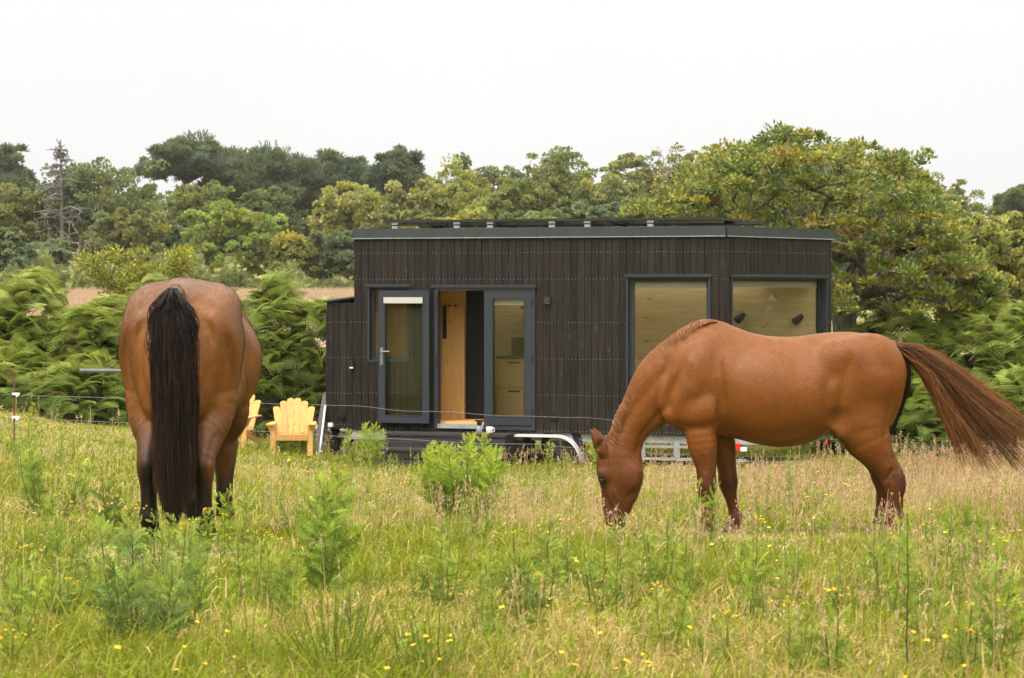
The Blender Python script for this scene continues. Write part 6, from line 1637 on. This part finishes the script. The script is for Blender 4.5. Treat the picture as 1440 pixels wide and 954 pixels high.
    # curled dead leaves of grass, bleached nearly white
    n = 1500; y = np.sqrt(rg.uniform(7*7, 24**2, n)); x = rg.uniform(-1, 1, n)*(y*.235+.5); keep = vnoise(x, y, .55, 41) > .60; x, y = x[keep], y[keep]; n = len(x)
    L = rg.uniform(.06, .16, n); az = rg.uniform(0, 2*PI, n); z = gz(x, y)+rg.uniform(.04, .14, n); w = rg.uniform(.002, .0045, n); rows = []
    d = np.stack([np.cos(az), np.sin(az)], -1); curl = rg.uniform(.4, 1.2, n); up = rg.uniform(.0, .8, n)
    for a in np.linspace(0, 1, 5):
        X = x+d[:, 0]*L*(a-.3*curl*a*a); Yy = y+d[:, 1]*L*(a-.3*curl*a*a); Z = z+L*(up*a+.35*np.sin(PI*a)*curl-.5*a*a*curl)
        p = np.stack([X, Yy, Z], -1); sdv = np.stack([-d[:, 1]*.6, d[:, 0]*.6, .6+0*x], -1)*(w*(1-.7*a))[:, None]; rows += [p-sdv, p+sdv]
    V = np.stack(rows, 1); i = (np.arange(n)*10)[:, None]; Q = np.vstack([i+np.array([[2*k_, 2*k_+1, 2*k_+3, 2*k_+2]]) for k_ in range(4)])
    o = npmesh('dry_grass_curls', V.reshape(-1, 3), [Q], GRASS, np.repeat(np.array([[.58, .45, .22]])*rg.uniform(.7, 1.15, (n, 1)), 10, 0))
    tag(o, 'bleached curls of dead grass lying in the meadow', 'dry grass', kind='stuff')
meadow()

# ------------------------------------------------------------------ tall weeds, each a plant of its own
PETAL = simple('yellow petals', (.72, .40, .010), .6, .2)
PLANT = leafmat('weed leaves', .42, .6, .12)
def plume_template():
    """a cut ragwort leaf: midrib, a few broad toothed lobes and an end lobe"""
    V = []; T = []
    for k in range(4):
        t = .22+.19*k; c = np.array([0, -.02*k, t]); L = (.20, .27, .24, .15)[k]
        for sg in (-1, 1):
            d = np.array([sg*.86, -.10, .50]); i = len(V); w = .075
            V += [c-[0, 0, .03], c+d*L*.55+np.array([0, 0, w]), c+d*L, c+d*L*.6-np.array([0, 0, w*.7])]; T += [(i, i+1, i+2), (i, i+2, i+3)]
    i = len(V); V += [np.array([-.03, 0, 0]), np.array([.03, 0, 0]), np.array([.02, -.06, .85]), np.array([-.02, -.06, .85])]; T += [(i, i+1, i+2), (i, i+2, i+3)]
    i = len(V); V += [np.array([0, -.06, .78]), np.array([.09, -.07, .9]), np.array([0, -.13, 1.05]), np.array([-.09, -.07, .9])]; T += [(i, i+1, i+2), (i, i+2, i+3)]
    return np.array(V, float), np.array(T)
PV, PT = plume_template()

def weed(label, px, py, hpx, wpx, kind='feather', stems=3, seed=1, col=(.10, .16, .035), flower=0, name=None, cat='weed', stemc=(.17, .18, .05), lean=0., Y=None, dens=1.):
    """py = row of the foot on the ground; hpx, wpx = size seen"""
    rg = np.random.default_rng(1000+seed)
    if Y is None:
        ys = np.linspace(7, 37, 600); xs = (px-720)*ys/F; rows = HOR+F*(EYE-gz(xs, ys))/ys
        Y = float(ys[np.argmin(abs(rows-py))])
    s = Y/F; H = hpx*s; Wd = wpx*s; x0 = (px-720)*s; g = float(gz(x0, Y))
    R = thing(name or 'tall_weed', label, cat, (x0, Y, g))
    S = MB(); LC, LN, LS, CC = [], [], [], []; FC = []
    for k in range(stems):
        a = rg.uniform(0, 2*PI); q = (k+.5)/stems; sp = Wd*(.62 if kind != 'rush' else .85)*q**(.5 if kind != 'feather' else .35) if stems > 1 else 0
        hh = H*(1 if k == 0 else rg.uniform(.55, 1.0)); b = np.array([math.cos(a)*sp*(.35 if kind != 'rush' else .10), math.sin(a)*sp*(.35 if kind != 'rush' else .10), -.02])
        e = np.array([math.cos(a)*sp+lean*hh, math.sin(a)*sp*.8, hh]); n = 9; t = np.linspace(0, 1, n)[:, None]
        mid = np.array([math.cos(a)*sp*.25, math.sin(a)*sp*.25, 0])*np.sin(PI*t)*.5
        P = b+(e-b)*t+mid+rg.normal(0, .003, (n, 3))*np.sin(PI*t)
        r0 = .0034 if kind != 'rush' else .0024
        S.tube(P, np.linspace(r0, r0*.45, n)*(1+.6*(H > .6)), 5, False, col=np.array(stemc)*rg.uniform(.8, 1.2))
        if kind == 'rush': continue
        m = int(hh/.0056*dens*(.85 if kind == 'feather' else 1.)); u = rg.uniform(.05 if kind != 'spike' else .12, 1, m)**.85
        p = np.stack([np.interp(u, t[:, 0], P[:, i]) for i in range(3)], -1)
        az = np.arange(m)*2.4+rg.normal(0, .4, m); tilt = np.where(u > .85, rg.uniform(.8, 1.4, m), rg.uniform(.1, 1.0, m))
        d = np.stack([np.cos(az)*np.cos(tilt), np.sin(az)*np.cos(tilt), np.sin(tilt)], -1)
        base = {'feather': .058, 'bush': .062, 'spike': .032}[kind]*np.clip(H/.45, .6, 1.25)
        sz = base*np.interp(u, [0, .3, .8, 1], [.8, 1.15, 1.0, .55])*rg.uniform(.6, 1.3, m)
        if kind != 'spike':        # side twigs carry leaves away from the stem
            off = rg.random(m)**1.6*.052*np.clip(H/.4, .5, 1.4)*(1-.40*u)*np.clip(u*3, .3, 1); p = p+np.stack([np.cos(az)*off, np.sin(az)*off, off*.45], -1)
        LC.append(p); LN.append(d); LS.append(sz); fresh = np.clip(u-.55, 0, .45)[:, None]/.45
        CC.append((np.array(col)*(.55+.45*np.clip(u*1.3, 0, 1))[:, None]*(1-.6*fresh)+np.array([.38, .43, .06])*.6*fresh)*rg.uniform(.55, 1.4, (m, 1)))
        if flower and (k < flower):
            top = P[-1]
            for j in range(rg.integers(5, 11)): FC.append(top+np.array([*rg.normal(0, .020*(1+.5*(wpx > 50)), 2), rg.uniform(-.012, .012)]))
    S.build('stem', PLANT, R, smooth=True)
    if LC:
        C, N, L, K = np.vstack(LC), np.vstack(LN), np.concatenate(LS), np.vstack(CC)
        M = frames(N, rg.normal(0, .6, len(N))+PI/2)*L[:, None, None]
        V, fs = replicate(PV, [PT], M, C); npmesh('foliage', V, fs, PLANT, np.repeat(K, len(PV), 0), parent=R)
    if FC:
        mb = MB()
        for c in FC:
            rr = rg.uniform(.0035, .006); n = 7; th = np.arange(n)*2*PI/n; V = np.vstack([c+np.stack([np.cos(th)*rr, np.sin(th)*rr, 0*th], -1), c+[0, 0, rr*.55], c-[0, 0, rr*.9]])
            mb.add(V, tris=[(j, (j+1) % n, n) for j in range(n)]+[((j+1) % n, j, n+1) for j in range(n)])
        mb.build('blossom', PETAL, R)
    return R
GR = (.225, .32, .044); BG = (.185, .275, .070); BR = (.300, .400, .045); DG = (.150, .220, .038)
WEEDS = [
 ('bushy feathery weed by the west edge of the meadow, below the fence rod', 66, 735, 140, 100, 'feather', 6, GR, 2),
 ('two-stemmed feathery weed just west of the bay hind leg', 160, 752, 105, 70, 'feather', 4, DG, 0),
 ('tallest blue-green feathery weed with a purple stem foot in front of the bay tail', 205, 915, 200, 125, 'feather', 6, BG, 1),
 ('dark stemmed weed cut by the west frame edge', 28, 862, 90, 80, 'feather', 4, GR, 1),
 ('low dark tufted weed with orange blooms under the purple-footed weed', 84, 868, 52, 64, 'bush', 5, DG, 1),
 ('pale ragwort head right under the bay tail tip', 262, 782, 48, 42, 'bush', 3, BR, 3),
 ('upright ragwort before the bay off-hind hoof', 292, 778, 60, 22, 'bush', 1, BR, 1),
 ('upright ragwort with a flat yellow head before the bay front hoof', 316, 776, 52, 26, 'bush', 1, BR, 1),
 ('broad low ragwort with many yellow heads beside the bay front hoof', 352, 790, 42, 70, 'bush', 6, GR, 6),
 ('leaning twiggy weed with a yellow tip east of the bay front leg', 400, 752, 52, 66, 'feather', 3, BG, 1),
 ('cluster of tall thin weeds in mid meadow, below the nearer garden chair', 450, 835, 170, 120, 'feather', 7, GR, 1),
 ('ragwort pair in front of the storage box corner', 515, 660, 62, 66, 'bush', 5, BR, 3),
 ('small pointed weed standing below the ragwort pair', 517, 702, 44, 34, 'feather', 2, GR, 0),
 ('large bright bushy ragwort clump in front of the steps', 655, 738, 122, 104, 'bush', 16, BR, 6),
 ('slim ragwort at the west flank of the bright bushy clump', 614, 690, 66, 34, 'bush', 3, BR, 2),
 ('slim ragwort at the east flank of the bright bushy clump', 686, 684, 72, 28, 'bush', 2, BR, 2),
 ('dark arching weed above the feathery mid meadow pair', 760, 722, 52, 50, 'feather', 3, DG, 1),
 ('dark feathery weed with purple twigs, lower middle of the meadow', 748, 872, 140, 110, 'feather', 6, DG, 2),
 ('feathery weed next to the purple-twigged one, under the chestnut muzzle', 842, 862, 96, 84, 'feather', 4, GR, 0),
 ('short weed right at the chestnut muzzle', 862, 778, 42, 40, 'bush', 3, BR, 1),
 ('weed between the chestnut muzzle and the front legs', 944, 765, 56, 28, 'feather', 2, GR, 0),
 ('small ragwort sprig in front of the mudguard', 772, 668, 44, 20, 'bush', 1, BR, 1),
 ('small ragwort sprig between the mudguard and the chestnut ear', 826, 672, 46, 24, 'bush', 2, BR, 1),
 ('tiny ragwort sprig under the trailer wheel', 796, 672, 34, 20, 'bush', 1, BR, 1),
 ('straight spike under the chestnut belly', 1111, 728, 92, 18, 'spike', 1, GR, 0),
 ('short spike beside the straight one under the chestnut belly', 1076, 738, 74, 26, 'spike', 2, GR, 0),
 ('low bushy weed between belly spike and chestnut hind leg', 1134, 722, 44, 62, 'bush', 5, DG, 0),
 ('tall dark bare-stemmed thistle spike below the chestnut hind hoof', 1276, 952, 230, 44, 'spike', 1, GR, 0),
 ('tall pale feathery weed near the east frame edge', 1390, 950, 190, 64, 'feather', 3, GR, 2),
 ('slender weed in the meadow below the chestnut far foreleg', 1056, 838, 112, 44, 'feather', 2, GR, 1),
 ('feathery weed at the lower frame edge below the slender one', 1110, 958, 110, 62, 'feather', 3, GR, 1),
 ('yellow-topped weed at the lower frame edge west of the thistle spike', 1182, 960, 130, 56, 'feather', 3, GR, 2),
 ('yellow-topped weed at the lower frame edge east of the thistle spike', 1352, 962, 110, 50, 'feather', 3, GR, 3),
 ('tiny yellow ragwort between thistle spike and pale feathery weed', 1246, 790, 40, 24, 'bush', 2, GR, 2),
 ('weed in front of the nearer garden chair', 408, 636, 54, 44, 'bush', 4, GR, 0),
 ('thin twiggy weed in the lower meadow, east of the purple-footed weed', 296, 885, 74, 60, 'feather', 3, GR, 1),
 ('thin weed at the lower frame edge, east of the broom tuft', 585, 958, 104, 70, 'feather', 3, GR, 0),
 ('small feathery weed below the bright bushy clump', 700, 905, 70, 56, 'feather', 3, GR, 0),
 ('dim feathery weed low in the meadow under the chestnut chest', 935, 915, 90, 80, 'feather', 4, GR, 1),
 ('sparse weed in the lower meadow beside the dim feathery one', 1010, 940, 80, 60, 'feather', 3, GR, 1),
 ('ragwort with yellow heads by the west frame edge low down', 12, 945, 60, 60, 'feather', 3, GR, 2),
 ('grey-green weed between bay tail and purple-footed weed', 208, 800, 84, 60, 'feather', 4, BG, 0),
 ('small ragwort with two heads in front of the bracken by the fence rod', 52, 606, 38, 34, 'bush', 2, GR, 2),
 ('yellow-topped ragwort east of the bay front leg', 372, 720, 40, 30, 'bush', 2, GR, 2),
]
for i, (lab, px, py, hp, wp, kd, st, cl, fl) in enumerate(WEEDS):
    weed(lab, px, py, hp, wp, kd, st, i, cl, fl, name='ragwort_plant' if fl > 1 else 'tall_weed', cat='ragwort' if fl > 1 else 'weed',
         stemc=(.11, .075, .05) if 'purple' in lab or 'thistle' in lab else (.17, .18, .05), dens=1.25 if kd == 'bush' else 1., lean=-.55 if 'leaning' in lab else 0)
weed('fan of dark green broom stems at the lower frame edge', 468, 952, 135, 120, 'rush', 46, 77, name='broom_tuft', cat='broom', stemc=(.14, .22, .03))
weed('loose fan of thin broom stems at the lower frame edge by the thin weed', 615, 958, 120, 110, 'rush', 20, 78, name='broom_tuft', cat='broom', stemc=(.15, .22, .035))

# low seedlings of the same weeds between the grass: a few plants, each copied with its parts
def seedlings():
    rg = np.random.default_rng(97); protos = []
    lab = 'low feathery green weed seedling among the meadow grass'; grp = 'low weed seedlings in the meadow'
    spots = []
    for cx, cy, sx, sy, k in ((110, 820, 110, 90, 22), (300, 820, 110, 60, 16), (420, 880, 120, 60, 12), (730, 820, 110, 70, 16), (650, 700, 120, 40, 8), (1120, 860, 200, 70, 20), (900, 830, 100, 60, 8), (1330, 820, 100, 90, 12), (560, 660, 160, 20, 8), (60, 650, 80, 40, 8), (415, 640, 40, 5, 9), (345, 642, 20, 4, 3)):
        for j in range(k): spots.append((rg.normal(cx, sx*.6), min(max(rg.normal(cy, sy*.6), 636), 965)))
    for k in range(6):
        o = weed(lab, 700, 800, rg.uniform(48, 88), rg.uniform(30, 56), 'feather' if k % 2 else 'bush', int(rg.integers(2, 5)), 500+k, (GR, BR, DG)[k % 3], 0, name='weed_seedling'); o['group'] = grp; protos.append(o)
    for i, (px, py) in enumerate(spots):
        ys = np.linspace(7, 33, 500); xs = (px-720)*ys/F; rows = HOR+F*(EYE-gz(xs, ys))/ys; Y = float(ys[np.argmin(abs(rows-py))]); x = (px-720)*Y/F
        p = protos[i % 6]
        if i < 6: o = p
        else:
            o = p.copy(); COL.objects.link(o)
            for ch in p.children: c = ch.copy(); COL.objects.link(c); c.parent = o
        s_ = rg.uniform(.55, 1.2); o.location = (x, Y, float(gz(x, Y))); o.scale = (s_, s_, s_*rg.uniform(.8, 1.2)); o.rotation_euler = (0, 0, rg.uniform(0, 6.28))
seedlings()

# small yellow flowers dotted through the grass
def flowers():
    rg = np.random.default_rng(95)
    STEM = simple('flower stem', (.11, .15, .03), .7, .2)
    mb = MB(); mb.tube([(0, 0, -.02), (.006, 0, .11), (.004, .003, .225)], [.0020, .0016, .0014], 4, False)
    n = 12; th = np.arange(n)*2*PI/n; rr = .015*(1+.14*(-1)**np.arange(n)); V = np.vstack([np.stack([.004+rr*np.cos(th), .003+rr*np.sin(th), .229+.003*np.cos(3*th)], -1), [[.004, .003, .235]], [[.004, .003, .221]]])
    mb.add(V, tris=[(j, (j+1) % n, n) for j in range(n)]+[((j+1) % n, j, n+1) for j in range(n)], mi=1)
    first = mb.build('yellow_flower', [STEM, PETAL])
    spots = []
    for cx, cy, sx, sy, k in ((470, 690, 160, 40, 16), (780, 790, 60, 45, 12), (1010, 700, 110, 25, 16), (1130, 690, 60, 18, 8), (1330, 720, 80, 22, 11), (620, 890, 60, 40, 12), (290, 870, 70, 40, 9), (850, 890, 90, 40, 9), (1290, 900, 80, 40, 6), (420, 640, 60, 18, 8), (900, 700, 50, 20, 5), (100, 690, 60, 40, 7), (1090, 780, 80, 40, 5)):
        for j in range(k): spots.append((rg.normal(cx, sx*.6), rg.normal(cy, sy*.6)))
    for i, (px, py) in enumerate(spots):
        py = min(max(py, 640), 950); ys = np.linspace(7, 33, 500); xs = (px-720)*ys/F; rows = HOR+F*(EYE-gz(xs, ys)-.2)/ys; Y = float(ys[np.argmin(abs(rows-py))]); x = (px-720)*Y/F
        o = first if i == 0 else first.copy()
        if i: COL.objects.link(o)
        s_ = rg.uniform(.55, .95)*np.interp(Y, [8, 16, 30], [.80, 1.05, 1.35]); o.location = (x, Y, float(gz(x, Y))); o.scale = (s_,)*3; o.rotation_euler = (rg.normal(-.15, .2), rg.normal(0, .2), rg.uniform(0, 6))
        tag(o, 'small yellow wildflower on a thin stem in the meadow grass', 'flower', 'yellow wildflowers in the meadow')
flowers()
# ------------------------------------------------------------------ the moist summer air between here and the wood
def haze():
    mb = MB(); mb.box(-150, 150, -70, 330, -4, 24)
    m = bpy.data.materials.new('haze'); m.use_nodes = True; nt = m.node_tree; nt.nodes.clear()
    o = nt.nodes.new('ShaderNodeOutputMaterial'); v = nt.nodes.new('ShaderNodeVolumePrincipled')
    v.inputs['Color'].default_value = (.93, .95, .97, 1); v.inputs['Density'].default_value = .00011; v.inputs['Anisotropy'].default_value = .2
    nt.links.new(v.outputs['Volume'], o.inputs['Volume'])
    h = mb.build('haze', m); tag(h, 'thin pale summer haze in front of the far wood', 'haze', kind='stuff')
haze()
sc.cycles.volume_bounces = 1
